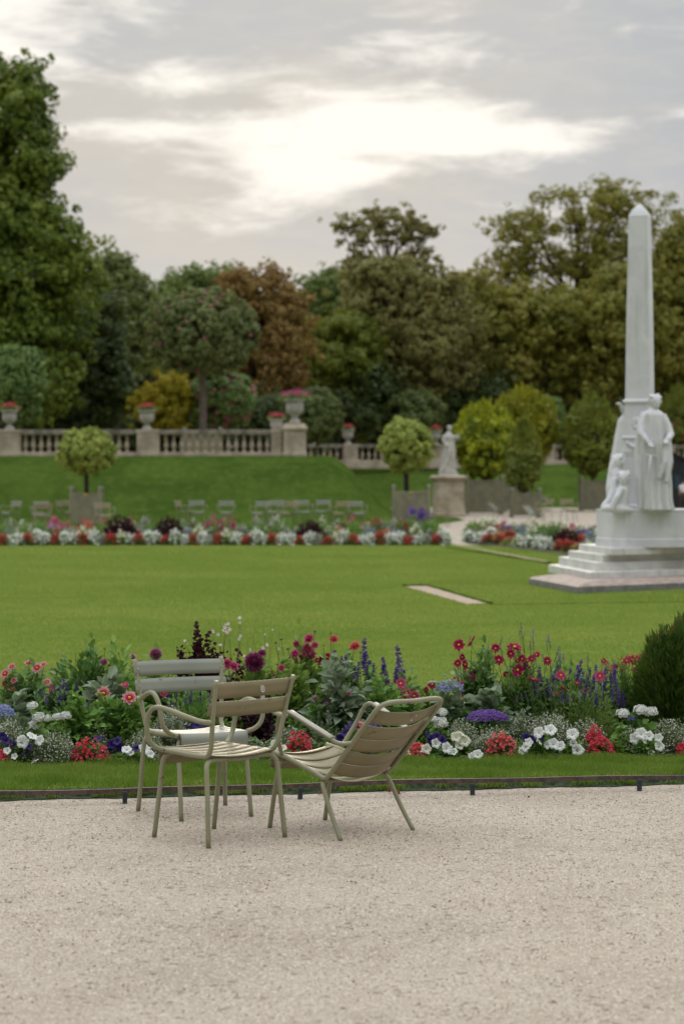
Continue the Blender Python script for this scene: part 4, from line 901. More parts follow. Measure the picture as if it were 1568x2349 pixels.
tree('distant_tree', 'far green tree seen between the rust and the olive chestnuts', 750, 195, TZ, [(752, 665, 52, 42), (715, 700, 40, 45), (780, 720, 60, 70)], 'soft_green_leaf', 150, 1.0, 80, .42, r0=.3, seed=7)
tree('tall_chestnut', 'olive brown chestnut with a thin umbrella top and bare limbs', 885, 174, TZ, [(880, 515, 112, 24), (885, 492, 80, 20), (805, 535, 44, 18), (968, 530, 40, 22), (825, 590, 34, 40), (905, 610, 60, 26), (965, 590, 34, 34), (880, 545, 90, 14)], 'olive_leaf', 140, .46, 52, .27, r0=.34, seed=8, nl=26, wob=.35, flat=.4, depth=.6, inner=.5, top_px=(890, 560))
tree('olive_chestnut', 'broad olive brown chestnut mass under the umbrella top', 910, 171, TZ, [(850, 640, 62, 42), (930, 640, 80, 50), (1010, 660, 50, 40), (900, 710, 120, 62), (1020, 740, 80, 62), (960, 800, 130, 70), (1000, 860, 90, 60), (900, 880, 90, 70)], 'olive_leaf', 430, .85, 90, .34, r0=.36, seed=9, nl=14)
tree('yellow_green_tree', 'bright yellow green tree in front of the olive chestnut', 790, 168, TZ, [(790, 755, 75, 38), (730, 790, 55, 50), (840, 800, 45, 55), (780, 830, 95, 50), (740, 870, 75, 60), (820, 880, 60, 60), (780, 940, 70, 60)], 'yellow_green_leaf', 240, .75, 85, .31, r0=.28, seed=10)
tree('mixed_tree', 'olive and yellow tree between the umbrella top and the big right crown', 1090, 178, TZ, [(1075, 660, 60, 32), (1110, 690, 52, 50), (1090, 760, 80, 70), (1110, 860, 90, 90)], 'olive_green_leaf', 230, .9, 85, .36, r0=.3, seed=12)
tree('big_chestnut', 'big open crowned chestnut with sky holes behind the obelisk', 1320, 184, TZ, [(1340, 475, 150, 58), (1190, 540, 85, 62), (1430, 500, 105, 75), (1280, 560, 140, 75), (1170, 610, 70, 50), (1400, 610, 130, 70), (1260, 650, 110, 50)], 'olive_green_leaf', 290, .72, 58, .30, r0=.34, seed=13, nl=34, inner=.45, top_px=(1330, 470), wob=.5)
tree('leafy_chestnut', 'dense lower chestnut crown right of the olive mass', 1290, 175, TZ, [(1190, 700, 70, 52), (1330, 715, 150, 55), (1440, 680, 80, 75), (1260, 760, 150, 85), (1400, 780, 130, 90), (1200, 850, 110, 80), (1340, 880, 150, 70)], 'olive_green_leaf', 520, .85, 90, .36, r0=.4, seed=14, nl=12)
tree('edge_tree', 'dark green tree at the right edge beyond the obelisk', 1545, 178, TZ, [(1540, 600, 50, 70), (1570, 560, 50, 70), (1545, 720, 70, 110), (1590, 680, 90, 130), (1540, 860, 90, 90)], 'olive_green_leaf', 300, .9, 80, .36, r0=.35, seed=15)
tree('yellow_shrub', 'golden yellow leafed shrub between the red flower urn and the tall tub', 385, 126, TZ, [(385, 885, 42, 28), (350, 925, 42, 38), (405, 920, 36, 48), (370, 960, 60, 28)], 'yellow_leaf', 120, .42, 70, .24, r0=.09, seed=16, cat='shrub', group='shrubs on the terrace')
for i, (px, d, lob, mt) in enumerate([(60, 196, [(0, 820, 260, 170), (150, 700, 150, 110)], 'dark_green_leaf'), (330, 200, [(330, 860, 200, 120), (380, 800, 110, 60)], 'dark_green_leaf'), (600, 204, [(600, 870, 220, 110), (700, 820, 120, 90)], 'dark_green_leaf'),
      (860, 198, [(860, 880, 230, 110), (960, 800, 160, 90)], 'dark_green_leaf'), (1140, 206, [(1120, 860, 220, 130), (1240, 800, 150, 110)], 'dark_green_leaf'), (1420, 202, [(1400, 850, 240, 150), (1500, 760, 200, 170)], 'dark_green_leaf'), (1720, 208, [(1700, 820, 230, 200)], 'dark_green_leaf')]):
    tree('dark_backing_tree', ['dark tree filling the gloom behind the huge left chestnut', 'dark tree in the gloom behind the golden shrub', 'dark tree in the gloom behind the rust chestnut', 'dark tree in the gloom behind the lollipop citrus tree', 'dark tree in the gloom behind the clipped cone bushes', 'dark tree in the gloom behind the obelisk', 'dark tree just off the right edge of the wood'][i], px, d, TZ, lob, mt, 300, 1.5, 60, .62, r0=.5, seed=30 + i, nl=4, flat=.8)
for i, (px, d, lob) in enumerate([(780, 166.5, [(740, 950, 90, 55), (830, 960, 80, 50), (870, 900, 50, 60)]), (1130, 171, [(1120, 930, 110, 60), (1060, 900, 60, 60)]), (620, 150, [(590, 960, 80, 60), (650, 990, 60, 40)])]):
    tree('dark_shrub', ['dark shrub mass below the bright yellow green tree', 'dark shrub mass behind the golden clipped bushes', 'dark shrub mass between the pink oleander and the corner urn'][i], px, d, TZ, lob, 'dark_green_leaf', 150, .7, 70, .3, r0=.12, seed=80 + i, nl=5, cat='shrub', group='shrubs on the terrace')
# -- clipped bushes and tub trees
def bush(name, label, px, cy, d, z, rx, ry, mat, n_cl, cr, per, leaf, seed, petal=None, npet=0, stem=None, cat='bush', group='clipped bushes on the terrace', cone=0, bark='barkgrey', up=.5, ragged=.08):
    g = np.random.default_rng(seed); k = PXM(d); x = (px - 784) * k; root = empty(name, (x, d, z), 0, label, cat, group)
    cz = CAMH - (cy - HOR) * k - z; a, c = rx * k, ry * k
    D = rdir(n_cl, g); r = g.uniform(.55, 1, (n_cl, 1)) ** .5 * (1 + ragged * g.normal(size=(n_cl, 1)))
    r = r ** .7; P = D * r * np.array([a, a, c]) * .98
    if cone: f = 1 - cone * ((P[:, 2] / c) * .5 + .5); P[:, :2] *= f[:, None]
    P[:, 2] += cz
    b = Buf(); foliage(b, P, D, cr, per, leaf, g, flat=.9, up=up, shell=False)
    if mat in ('cypress_leaf', 'bronze_leaf', 'golden_leaf'):
        ns = 150; D2 = rdir(ns, g); D2[:, 2] = np.abs(D2[:, 2]); D2[:, 1] = -np.abs(D2[:, 1]); f2 = 1 - cone * (D2[:, 2:] * .5 + .5) if cone else 1
        T = D2 * np.array([a, a, c]) * np.concatenate([np.ones((ns, 2)) * (f2 if cone else 1), np.ones((ns, 1))], 1) * .98 + np.array([0, 0, cz]); T = np.repeat(T, 16, 0); q = g.uniform(0, 1, (len(T), 1)); hgt = np.repeat(g.uniform(.2, .65, ns), 16)[:, None]
        T = T + np.array([0, 0, 1.]) * q * hgt + g.normal(size=T.shape) * .07 * (1 - q); b.pat(quadleaf(T, np.array([0, 0, 1.]) + rdir(len(T), g) * .35, rdir(len(T), g), .19, .07), [(0, 1, 2, 3)])
    b.obj('crown', mat, root)
    bo = cz - c * .8
    if bo > .05 or stem:
        sr = stem or .06; b = Buf(); tube(b, catmull([(0, 0, 0), (.01, 0, bo * .5), (-.01, 0, bo), (0, 0, cz)], 4), [sr * 1.15, sr, sr * .95, sr * .5], 10)
        for q in range(7):
            aa = q * .9; tube(b, [(0, 0, bo * .92), (math.cos(aa) * a * .25, math.sin(aa) * a * .25, bo + c * .25), (math.cos(aa) * a * .6, math.sin(aa) * a * .6, bo + c * .75)], [sr * .5, sr * .4, sr * .15], 6)
        b.obj('trunk', bark, root, True)
    if npet:
        D = rdir(npet, g); D[:, 1] = -np.abs(D[:, 1]); Pp = D * np.array([a, a, c]) * 1.02 + np.array([0, 0, cz]); Pp = np.repeat(Pp, 14, 0) + g.normal(size=(npet * 14, 3)) * np.repeat(g.uniform(.02, .07, npet), 14)[:, None]
        b = Buf(); b.pat(quadleaf(Pp, rdir(npet * 14, g), rdir(npet * 14, g), .075, .065), [(0, 1, 2, 3)]); b.obj('blossoms', petal, root)
    return root
bush('oleander_tree', 'tall lollipop oleander with sparse pink flowers in a terrace tub', 465, 762, 121, TZ + .7, 119, 92, 'oleander_leaf', 520, .36, 60, .22, 51, 'oleander_petal', 30, stem=.17, cat='tree', group='clipped bushes on the terrace', ragged=.10)
planter(wx(465, 121), 121, TZ, 1.85, 1.30, 'tub', 'wide tub holding the tall oleander behind the balustrade')
bush('oleander_bush', 'round oleander full of pink flowers right of the tall oleander trunk', 507, 915, 127, TZ, 79, 66, 'oleander_green', 260, .32, 60, .2, 52, 'oleander_petal', 95)
bush('round_bush', 'dark round bush cut by the left edge of the picture', 38, 882, 118, TZ, 68, 88, 'oleander_green', 260, .34, 60, .2, 53, 'pink_petal', 4)
bush('round_bush', 'grey green round bush behind the large corner urn', 726, 952, 149, TZ, 56, 62, 'blue_green_leaf', 190, .32, 60, .2, 54)
bush('round_bush', 'grey green round bush behind the lollipop citrus tree', 950, 950, 166.5, TZ, 70, 56, 'blue_green_leaf', 220, .32, 60, .2, 55)
bush('oleander_bush', 'pink flowered oleander peeping out behind the tallest cone bush', 1250, 965, 168, TZ, 44, 60, 'oleander_green', 150, .32, 60, .2, 56, 'pink_petal', 22)
bush('oleander_bush', 'dark pink flowered oleander beyond the sword figure', 1562, 965, 169, TZ, 52, 68, 'bronze_leaf', 170, .3, 60, .18, 57, 'pink_petal', 34)
bush('citrus_tree', 'pale green lollipop citrus tree in the left tub', 198, 1036, 92, .9, 64, 51, 'orange_tree_leaf', 300, .15, 60, .11, 58, stem=.085, cat='tree', group='citrus trees in tubs', bark='bark')
planter(wx(199, 92), 92, 0, 1.15, 1.27, 'tub', 'square tub of the left citrus tree by the chairs', plate=True)
bush('citrus_tree', 'yellow green lollipop citrus tree left of the statue', 931, 1021, 94, .9, 60, 58, 'orange_tree_leaf', 300, .15, 60, .11, 59, stem=.10, cat='tree', group='citrus trees in tubs', bark='bark')
planter(wx(942, 94), 94, 0, 1.42, 1.33, 'tub', 'square tub of the citrus tree left of the statue', plate=True)
bush('cone_bush', 'large golden tipped clipped bush in a tub right of the statue', 1110, 1018, 121, .8, 70, 78, 'cypress_leaf', 260, .30, 60, .2, 60, cone=.0, group='clipped cypress bushes in tubs', stem=.1, up=.9)
planter(wx(1110, 121), 121, 0, 1.80, 1.75, 'tub2', 'large tub right of the standing statue')
bush('cone_bush', 'tallest golden clipped bush behind the two tubs', 1200, 985, 133, .8, 78, 82, 'golden_leaf', 280, .32, 60, .2, 61, group='clipped cypress bushes in tubs', stem=.1, up=.9)
planter(wx(1180, 133), 133, 0, 1.7, 1.6, 'tub2', 'tub half hidden behind the front cone bush')
bush('cone_bush', 'small pointed golden bush in front of the tallest bush', 1202, 1052, 112, .8, 48, 74, 'bronze_leaf', 210, .24, 60, .17, 62, cone=.55, group='clipped cypress bushes in tubs', stem=.09, up=.9)
planter(wx(1204, 112), 112, 0, 1.35, 1.15, 'tub2', 'low tub under the small pointed bush')
bush('cone_bush', 'dark golden topped bush just left of the obelisk', 1358, 1006, 132, .8, 66, 82, 'bronze_leaf', 260, .32, 60, .2, 63, group='clipped cypress bushes in tubs', stem=.1, up=1.0)
planter(wx(1366, 132), 132, 0, 1.72, 1.72, 'tub2', 'tub just left of the obelisk figures')

# ------------------------------------------------------------------ far chairs
far = armchair('sage', 'tubegreen', detail=False); far.name = 'armchair'
fk = armchair('khaki', 'tubegreen', detail=False)
flo = lounger('sage', 'tubegreen', 'cream', detail=False)
def set_far(src, used, px, py, rz, label, grp='park chairs by the far flower bed'):
    o = src if not used[0] else copy_tree(src); used[0] = True
    d = GD(py); o.location = ((px - 784) / F_PX * d, d, 0); o.scale = (1.15,) * 3; o.rotation_euler = (0, 0, R(rz)); tag(o, label, 'chair', grp)
ua, uk, ul = [False], [False], [False]
FC = [(34, 1205, 140, 'far chair at the left picture edge turned to the right', 0), (94, 1207, 178, 'far chair second from the left edge facing us', 0), (146, 1204, 215, 'far chair close against the left citrus tub', 1), (100, 1215, 20, 'far chair with its back to us in the left group', 1),
      (412, 1203, -110, 'far chair in profile left of the pair facing us', 1), (451, 1203, 190, 'far grey chair facing us right of the profile chair', 0), (519, 1204, 182, 'far grey chair standing alone mid lawn edge', 0), (235, 1213, 200, 'far chair half hidden by dark plants right of the left tub', 1),
      (601, 1206, 160, 'far chair first of the central cluster', 0), (634, 1202, 170, 'far chair second of the central cluster', 0), (668, 1206, 150, 'khaki far chair third of the central cluster', 1), (692, 1202, 195, 'far grey chair fourth of the central cluster', 0), (741, 1200, 168, 'far chair with a narrow back right of the central cluster', 0),
      (786, 1206, 160, 'khaki far chair left one of the last pair before the citrus tree', 1), (815, 1206, 195, 'far grey chair right one of the last pair before the citrus tree', 0), (1012, 1209, 172, 'khaki far chair between the citrus tub and the statue pedestal', 1)]
for px, py, rz, lb, kk in FC: set_far(fk if kk else far, uk if kk else ua, px, py, rz, lb)
G2 = 'park chairs on the far gravel'
for px, py, rz, lb, kk in [(1256, 1196, 120, 'far chair turned away from the low tub', 1), (1300, 1196, 200, 'far chair nearest to the obelisk steps', 1), (1244, 1180, 30, 'far pale chair behind the others right of the low tub', 0), (1375, 1172, 160, 'far chair against the tub left of the obelisk', 1), (1160, 1180, 150, 'far chair between the two tubs', 0)]: set_far(fk if kk else far, uk if kk else ua, px, py, rz, lb, G2)
for px, py, rz, lb in [(1140, 1187, -120, 'pale far lounge chair in front of the large tub'), (1222, 1198, -130, 'pale far lounge chair in front of the low tub'), (1352, 1172, 110, 'far lounge chair at the tub left of the obelisk')]:
    o = flo if not ul[0] else copy_tree(flo); ul[0] = True; d = GD(py); o.location = ((px - 784) / F_PX * d, d, 0); o.rotation_euler = (0, 0, R(rz)); tag(o, lb, 'lounge chair', G2)

# ------------------------------------------------------------------ kiosk and walker at the right edge
kd = 146; kx = (1552 - 784) / F_PX * kd; kroot = empty('garden_kiosk', (kx, kd, 0), 0, 'dark wooden kiosk with a pitched roof behind the sword figure', 'kiosk')
b = Buf(); box(b, -.62, .38, -.5, .8, 0, 2.75); b.obj('wall', 'boothdark', kroot); b = Buf(); box(b, .38, .62, -.52, -.42, .0, 2.7, bev=.02); b.obj('door_frame', 'boothblue', kroot); b = Buf(); box(b, .622, .66, -.4, .8, .0, 2.7); b.obj('side_board', 'boothblue', kroot)
b = Buf(); V = [(-.8, -.7, 3.6), (-.8, 1.0, 3.6), (.9, -.7, 2.85), (.9, 1.0, 2.85), (-.8, -.7, 3.48), (-.8, 1.0, 3.48), (.9, -.7, 2.72), (.9, 1.0, 2.72)]; b.add(V, [(0, 2, 3, 1), (4, 5, 7, 6), (0, 4, 6, 2), (1, 3, 7, 5), (2, 6, 7, 3), (0, 1, 5, 4)]); b.add([(-.62, -.5, 2.752), (.62, -.5, 2.752), (-.62, -.5, 3.46), (-.62, .8, 2.752), (.62, .8, 2.752), (-.62, .8, 3.46)], [(0, 1, 2), (3, 5, 4), (0, 2, 5, 3)]); b.obj('roof', 'boothdark', kroot)
b = Buf(); box(b, -.2, .12, -.515, -.503, 1.2, 2.0); b.obj('shutter', 'boothblue', kroot)
def person(px, d, label, rz):
    root = empty('person', ((px - 784) / F_PX * d, d, 0), rz, label, 'person', None)
    me = bpy.data.meshes.new('body'); J = [(0, 0, .93), (0, 0, 1.12), (0, .01, 1.32), (0, 0, 1.44), (0, 0, 1.50), (0, -.01, 1.60), (0, 0, 1.68), (.10, 0, .88), (.11, -.10, .48), (.10, -.06, .08), (.10, -.20, .03), (-.10, 0, .88), (-.11, .10, .48), (-.10, .20, .09), (-.10, .08, .03), (.18, 0, 1.40), (.24, -.02, 1.14), (.23, -.10, .92), (.23, -.13, .84), (-.18, 0, 1.40), (-.24, .03, 1.14), (-.23, .0, .90), (-.23, -.02, .82)]
    E = [(0, 1), (1, 2), (2, 3), (3, 4), (4, 5), (5, 6), (0, 7), (7, 8), (8, 9), (9, 10), (0, 11), (11, 12), (12, 13), (13, 14), (3, 15), (15, 16), (16, 17), (17, 18), (3, 19), (19, 20), (20, 21), (21, 22)]
    rad = [.14, .13, .145, .08, .055, .085, .07, .09, .065, .045, .035, .09, .065, .045, .035, .055, .042, .032, .025, .055, .042, .032, .025]
    me.from_pydata(J, E, []); o = bpy.data.objects.new('body', me); C.objects.link(o); o.parent = root; m = o.modifiers.new('skin', 'SKIN')
    for i, v in enumerate(me.skin_vertices[0].data if me.skin_vertices else []): v.radius = (rad[i], rad[i] * .85); v.use_root = (i == 0)
    o.modifiers.new('sub', 'SUBSURF').levels = 2; me.materials.append(M['skin'])
    b = Buf(); robe(b, [(1.02, 0, .0, .19, .135, .3), (1.2, 0, 0, .18, .13, .3), (1.38, 0, 0, .20, .13, .2), (1.44, 0, 0, .12, .10, .1), (1.47, 0, 0, .075, .08, 0)], nf=5, amp=.05, seg=24)
    for s in (-1, 1): tube(b, [(s * .15, 0, 1.40), (s * .22, 0, 1.27), (s * .235, -.01, 1.18)], [.075, .066, .06], 12)
    b.obj('shirt', 'white', root, True)
    b = Buf(); tube(b, [(.06, 0, 1.03), (.10, 0, .88), (.11, -.09, .50), (.10, -.07, .12)], [.12, .115, .085, .07], 12); tube(b, [(-.06, 0, 1.03), (-.10, 0, .88), (-.11, .09, .50), (-.10, .19, .13)], [.12, .115, .085, .07], 12); b.obj('trousers', 'darkcloth', root, True)
    b = Buf(); sphere(b, (0, .015, 1.645), (.095, .105, .10), 14, 10); b.obj('hair', 'hair', root, True); return root
person(1567, 141, 'walker in a white top and dark trousers beside the dark kiosk', R(20))

#===SECTION4===
# ------------------------------------------------------------------ undergrowth that closes the wood behind the terrace
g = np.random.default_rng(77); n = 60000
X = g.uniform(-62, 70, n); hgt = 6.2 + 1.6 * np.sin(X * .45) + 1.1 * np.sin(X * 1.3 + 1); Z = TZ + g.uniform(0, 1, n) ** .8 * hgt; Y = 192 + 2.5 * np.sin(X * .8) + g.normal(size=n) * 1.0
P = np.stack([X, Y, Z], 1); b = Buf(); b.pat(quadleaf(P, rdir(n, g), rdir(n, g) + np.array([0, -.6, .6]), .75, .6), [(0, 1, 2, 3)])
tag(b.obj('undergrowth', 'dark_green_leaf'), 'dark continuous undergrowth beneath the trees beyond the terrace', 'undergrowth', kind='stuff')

# ------------------------------------------------------------------ flowers, facing +Z, origin in the eye
def petals(b, n, L, Wd, elev, mi, g, r0=.004, z0=0, phase=0, fold=.15, droop=0, jit=.1, widest=.5):
    a = phase + np.arange(n) * 2 * np.pi / n + g.normal(size=n) * jit * .5; e = elev + g.normal(size=n) * jit
    D = np.stack([np.cos(a) * np.cos(e), np.sin(a) * np.cos(e), np.sin(e)], 1); U = np.stack([-np.cos(a) * np.sin(e), -np.sin(a) * np.sin(e), np.cos(e)], 1)
    P = np.stack([np.cos(a) * r0, np.sin(a) * r0, np.full(n, z0)], 1)
    V = leaf8(P, D, U, L * g.uniform(.88, 1.1, n), Wd, fold=fold, droop=0, widest=widest)
    if droop: rr = np.linalg.norm(V[..., :2], axis=2); V[..., 2] -= droop * rr ** 2 / L
    b.pat(V, LEAF8, mi)
FM = {}
def fmesh(key, mats, fn, smooth=True):
    for v in range(3):
        b = Buf(); fn(b, np.random.default_rng(v + 5)); FM[key, v] = b.mesh(key, mats, smooth)
def single(b, g): petals(b, 8, .045, .026, .12, 0, g); petals(b, 8, .040, .022, .3, 0, g, phase=.4); sphere(b, (0, 0, .006), (.0095, .0095, .006), 10, 5, 1)
def double(b, g):
    for i, (n_, L, e) in enumerate(((12, .05, -.15), (12, .046, .2), (10, .038, .55), (8, .028, .95))): petals(b, n_, L, .019, e, 0, g, phase=i * .3, jit=.16)
def pompon(b, g):
    for i in range(9): petals(b, max(5, int(22 * math.cos((i - 3) * .26))), .052 - .002 * i, .016, -.7 + i * .27, 0, g, r0=.006, phase=i * .23, jit=.14, fold=.4)
fmesh('bicolour', ['dahlia_bicolour', 'eye'], single); fmesh('crimson', ['dahlia_crimson', 'eye'], single); fmesh('magenta', ['dahlia_magenta', 'eye'], single); fmesh('pinksingle', ['dahlia_pink', 'eye'], single)
fmesh('coral', ['dahlia_coral'], double); fmesh('pinkdouble', ['dahlia_pink'], double); fmesh('pompon', ['pompon_pink'], pompon); fmesh('palepompon', ['pompon_pale'], pompon)
def petunia(b, g):
    n = 30; a = np.arange(n) * 2 * np.pi / n; V = [(0, 0, -.022)]
    for r, z in ((.007, -.016), (.014, -.004), (.026, .002), (.036, -.002)):
        k = 1 + (.10 * np.cos(5 * a) + g.normal(size=n) * .03) * (r > .02); zz = z + .004 * np.sin(10 * a + 1) * (r > .02) + g.normal(size=n) * .0015 * (r > .02)
        V += list(zip(np.cos(a) * r * k, np.sin(a) * r * k, zz))
    F = [(0, 1 + (j + 1) % n, 1 + j) for j in range(n)]; F4 = [(1 + i * n + j, 1 + i * n + (j + 1) % n, 1 + (i + 1) * n + (j + 1) % n, 1 + (i + 1) * n + j) for i in range(3) for j in range(n)]
    b.add(V, F + F4)
fmesh('petunia_white', ['white_petal'], petunia); fmesh('petunia_cream', ['cream_petal'], petunia); fmesh('petunia_navy', ['navy_petal'], petunia)
def umbel(b, g):
    n = 58; D = rdir(n, g); D[:, 2] = np.abs(D[:, 2]) * 1.1 - .1; D = unit(D); P = D * np.array([.040, .034, .020]) * g.uniform(.72, 1.12, (n, 1))
    for p, d in zip(P, D):
        s = np.cross(d, (0, 0, 1.)) + 1e-3; s = s / np.linalg.norm(s); u = np.cross(s, d)
        for k in range(5):
            a = k * 1.257 + g.uniform(0, 1); q = s * math.cos(a) + u * math.sin(a); b.pat(leaf8([p], [q + d * .35], [d], .0145, .013, fold=.1, droop=0), LEAF8)
fmesh('umbel_white', ['white_petal'], umbel)
def spike(b, g, H=.13, R0=.019, n=150, L=.015):
    t = g.uniform(0, 1, n) ** .9; a = g.uniform(0, 6.28, n); r = R0 * (1 - t * .75) * (.75 + .35 * np.sin(t * 38)); P = np.stack([np.cos(a) * r * .3, np.sin(a) * r * .3, t * H], 1); D = np.stack([np.cos(a), np.sin(a), .5 + 0 * a], 1)
    b.pat(leaf8(P, D, np.stack([0 * a, 0 * a, 1 + 0 * a], 1), L * (1.15 - t * .6) + r * .5, L * .6, droop=.2), LEAF8); tube(b, [(0, 0, -.03), (0, 0, H * .9)], .0012, 4, 1)
fmesh('spike_purple', ['salvia_purple', 'stem_green'], spike); fmesh('spike_lavender', ['lavender_grey', 'stem_green'], lambda b, g: spike(b, g, .05, .007, 34, .009)); fmesh('spike_silver', ['silver_leaf', 'stem_green'], lambda b, g: spike(b, g, .085, .012, 70, .014))
def star4(b, g): petals(b, 5, .016, .010, .2, 0, g, r0=.001)
fmesh('gaura', ['gaura_petal'], star4); fmesh('red_daisy', ['crimson_petal', 'eye'], lambda b, g: (petals(b, 7, .024, .014, .1, 0, g), sphere(b, (0, 0, .003), (.005, .005, .004), 8, 4, 1)))
def bud(b, g): sphere(b, (0, 0, 0), (.010, .010, .009), 10, 7); petals(b, 5, .014, .007, 1.1, 1, g, r0=.006, z0=-.008)
fmesh('bud', ['bed_light_green', 'stem_green'], bud)

SZ = .056
def bd(px, off): x0 = (px - 784) / F_PX; d = 14.95 / (1 - .11 * x0); return d + off
class Plant:
    def __init__(s, name, label, cat, px, off, seed, group=None):
        s.d = bd(px, off); s.g = np.random.default_rng(seed * 7 + 3); s.o = Vector(((px - 784) / F_PX * s.d, s.d, SZ)); s.root = empty(name, s.o, 0, label, cat, group); s.k = PXM(s.d); s.px = px
    def loc(s, px, py, dd=0.0): return W(px, py, s.d + dd) - s.o
    def h(s, py): return CAMH - (py - HOR) * s.k - SZ
    def mound(s, rpx, top, mat, n, L, Wd, part='foliage', squash=.8, up=.35, base=.0, droop=.25, inner=.45, upright=0, cx=0, lean=None, fold=.12, widest=.4):
        n = int(n * (1.9 if n < 900 else 1.0)); L, Wd = (L * 1.12, Wd * 1.15) if n < 900 else (L, Wd); g = s.g; r = rpx * s.k; h = (s.h(top) - base) * (1.13 if (part == 'foliage' and top < 1620 and n < 1400) else 1.0); D = rdir(n, g); D[:, 2] = np.abs(D[:, 2]); q = g.uniform(inner, 1, (n, 1)) * (1 + .12 * np.sin(D[:, :1] * 6 + s.px) + .08 * g.normal(size=(n, 1)))
        Db = np.concatenate([D[:, :2] * (1 - .25 * D[:, 2:]) , D[:, 2:] ** .62], 1); P = Db * q * np.array([r, r * squash, h]) + np.array([cx * s.k, 0, base])
        dr = unit(D * np.array([1, 1, .5]) + np.array([0, 0, up + upright]) + rdir(n, g) * .55)
        U = unit(np.array([0, -.25, 1.]) + rdir(n, g) * .5 + D * .3); LL = L * g.uniform(.6, 1.25, n)
        b = Buf(); b.pat(leaf8(P - dr * LL[:, None] * .5, dr, U, LL, Wd / L * LL, fold=fold, droop=droop, widest=widest), LEAF8); b.obj(part, mat, s.root); return s
    def stems(s, tips, mat='stem_green', r=.0018, base_r=.03, part='stems'):
        b = Buf()
        for t in tips:
            t = Vector(t); a = Vector((t.x * .45 + s.g.normal() * base_r, t.y * .4 + s.g.normal() * base_r, max(0, t.z * .12))); m = a.lerp(t, .55) + Vector((s.g.normal() * .012, s.g.normal() * .012, 0)); tube(b, catmull([a, m, t], 4), [r * 1.4, r], 5)
        b.obj(part, mat, s.root, True); return s
    def flowers(s, pts, key, size=1.0, face=(0, -1, .6), jit=.62, mat_st='stem_green', part='flower', stem=True, dd=None, r=.0018):
        tips = []
        for i, p in enumerate(pts):
            sc_f = .98 * size * (p[2] if len(p) > 2 else s.g.uniform(.85, 1.12)); L = s.loc(p[0], p[1], (dd if dd is not None else s.g.uniform(-.12, .02))); tips.append(L)
            f = Vector(face) + Vector(s.g.normal(size=3)) * jit; 
            if f.y > .1: f.y = -.1
            q = f.to_track_quat('Z', 'Y').to_euler(); link_mesh(part, FM[key, i % 3], s.root, L, q, sc_f)
        if stem: s.stems([t + Vector((0, .01, -.004)) for t in tips], mat_st, r, part='stems')
        return s
    def ups(s, pts, key, size=1.0, tilt=.12, part='flower_spike', mat_st='stem_green', r=.0014):
        tips = []
        for i, p in enumerate(pts):
            L = s.loc(p[0], p[1], s.g.uniform(-.10, .10)); sc_f = 1.15 * size * (p[2] if len(p) > 2 else s.g.uniform(.8, 1.2)); top = FM[key, i % 3].vertices; H = {'spike_purple': .13, 'spike_lavender': .05, 'spike_silver': .085}[key] * sc_f
            L = L - Vector((0, 0, H)); tips.append(L); link_mesh(part, FM[key, i % 3], s.root, L, (s.g.normal() * tilt, s.g.normal() * tilt, s.g.uniform(0, 6)), sc_f)
        return s.stems(tips, mat_st, r)
    def cluster(s, rpx, y0, y1, mat, n, L, part='blossoms', squash=.7, cx=0, petal=4, dens=.8):
        """mound of small four-petalled florets between picture heights y0 (top) and y1"""
        g = s.g; r = rpx * s.k; zt_, zb = s.h(y0), max(.0, s.h(y1)); D = rdir(n, g); D[:, 2] = np.abs(D[:, 2]); D[:, 1] = np.where(g.random(n) < .7, -np.abs(D[:, 1]), D[:, 1]); q = g.uniform(dens, 1.05, (n, 1))
        P = D * q * np.array([r, r * squash, zt_ - zb]) + np.array([cx * s.k, 0, zb]); b = Buf(); dn = unit(D + rdir(n, g) * .5 + np.array([0, -.3, .2])); s1 = unit(np.cross(dn, rdir(n, g))); s2 = np.cross(dn, s1)
        for k_ in range(petal):
            a = k_ * 2 * math.pi / petal; q2 = s1 * math.cos(a) + s2 * math.sin(a); b.pat(leaf8(P, q2 + dn * .3, dn, L * g.uniform(.7, 1.2, n), L * .85, fold=.1, droop=0), LEAF8)
        b.obj(part, mat, s.root); return s
FB = 'flowering plants of the near bed'
def P_(name, label, cat, px, off, seed): return Plant(name, label, cat, px, off, seed, FB)
# --- back and middle of the bed, from left to right
P_('dahlia_plant', 'tall dahlia with red and pink edged flowers at the left edge', 'dahlia', 55, .95, 1).mound(70, 1552, 'bed_dark_green', 420, .075, .036).flowers([(12, 1546), (27, 1530, .8), (85, 1533, 1.1), (65, 1521, .8), (100, 1524, .7), (12, 1568, .9), (27, 1582, .8), (108, 1565, .8), (32, 1562, .7)], 'bicolour', .8, jit=.5).flowers([(50, 1600, .7), (118, 1580, .6)], 'pinksingle', .8)
P_('leafy_plant', 'dark glossy leafed bush rising above the left dahlias', 'plant', 195, 1.15, 2).mound(92, 1490, 'bed_dark_green', 760, .085, .036, upright=.3).flowers([(238, 1518, 1.0), (305, 1507, .8)], 'palepompon', .55).flowers([(253, 1532)], 'crimson', .8).stems([(-.06, 0, .60), (.03, 0, .59), (.08, .0, .58), (.17, 0, .57)])
P_('bud_plant', 'pale green upright plant with round buds beside the grey armchair', 'plant', 268, 1.05, 3).mound(42, 1500, 'bed_green', 200, .08, .035, upright=.5).flowers([(222, 1502), (272, 1498), (240, 1488)], 'bud', .8)
P_('purple_salvia', 'small purple salvia between the left dahlias and the sage leaves', 'salvia', 150, .85, 4).mound(34, 1590, 'bed_green', 130, .045, .018, upright=.5).ups([(146, 1556), (153, 1570), (176, 1562), (138, 1580), (160, 1590)], 'spike_purple', .55)
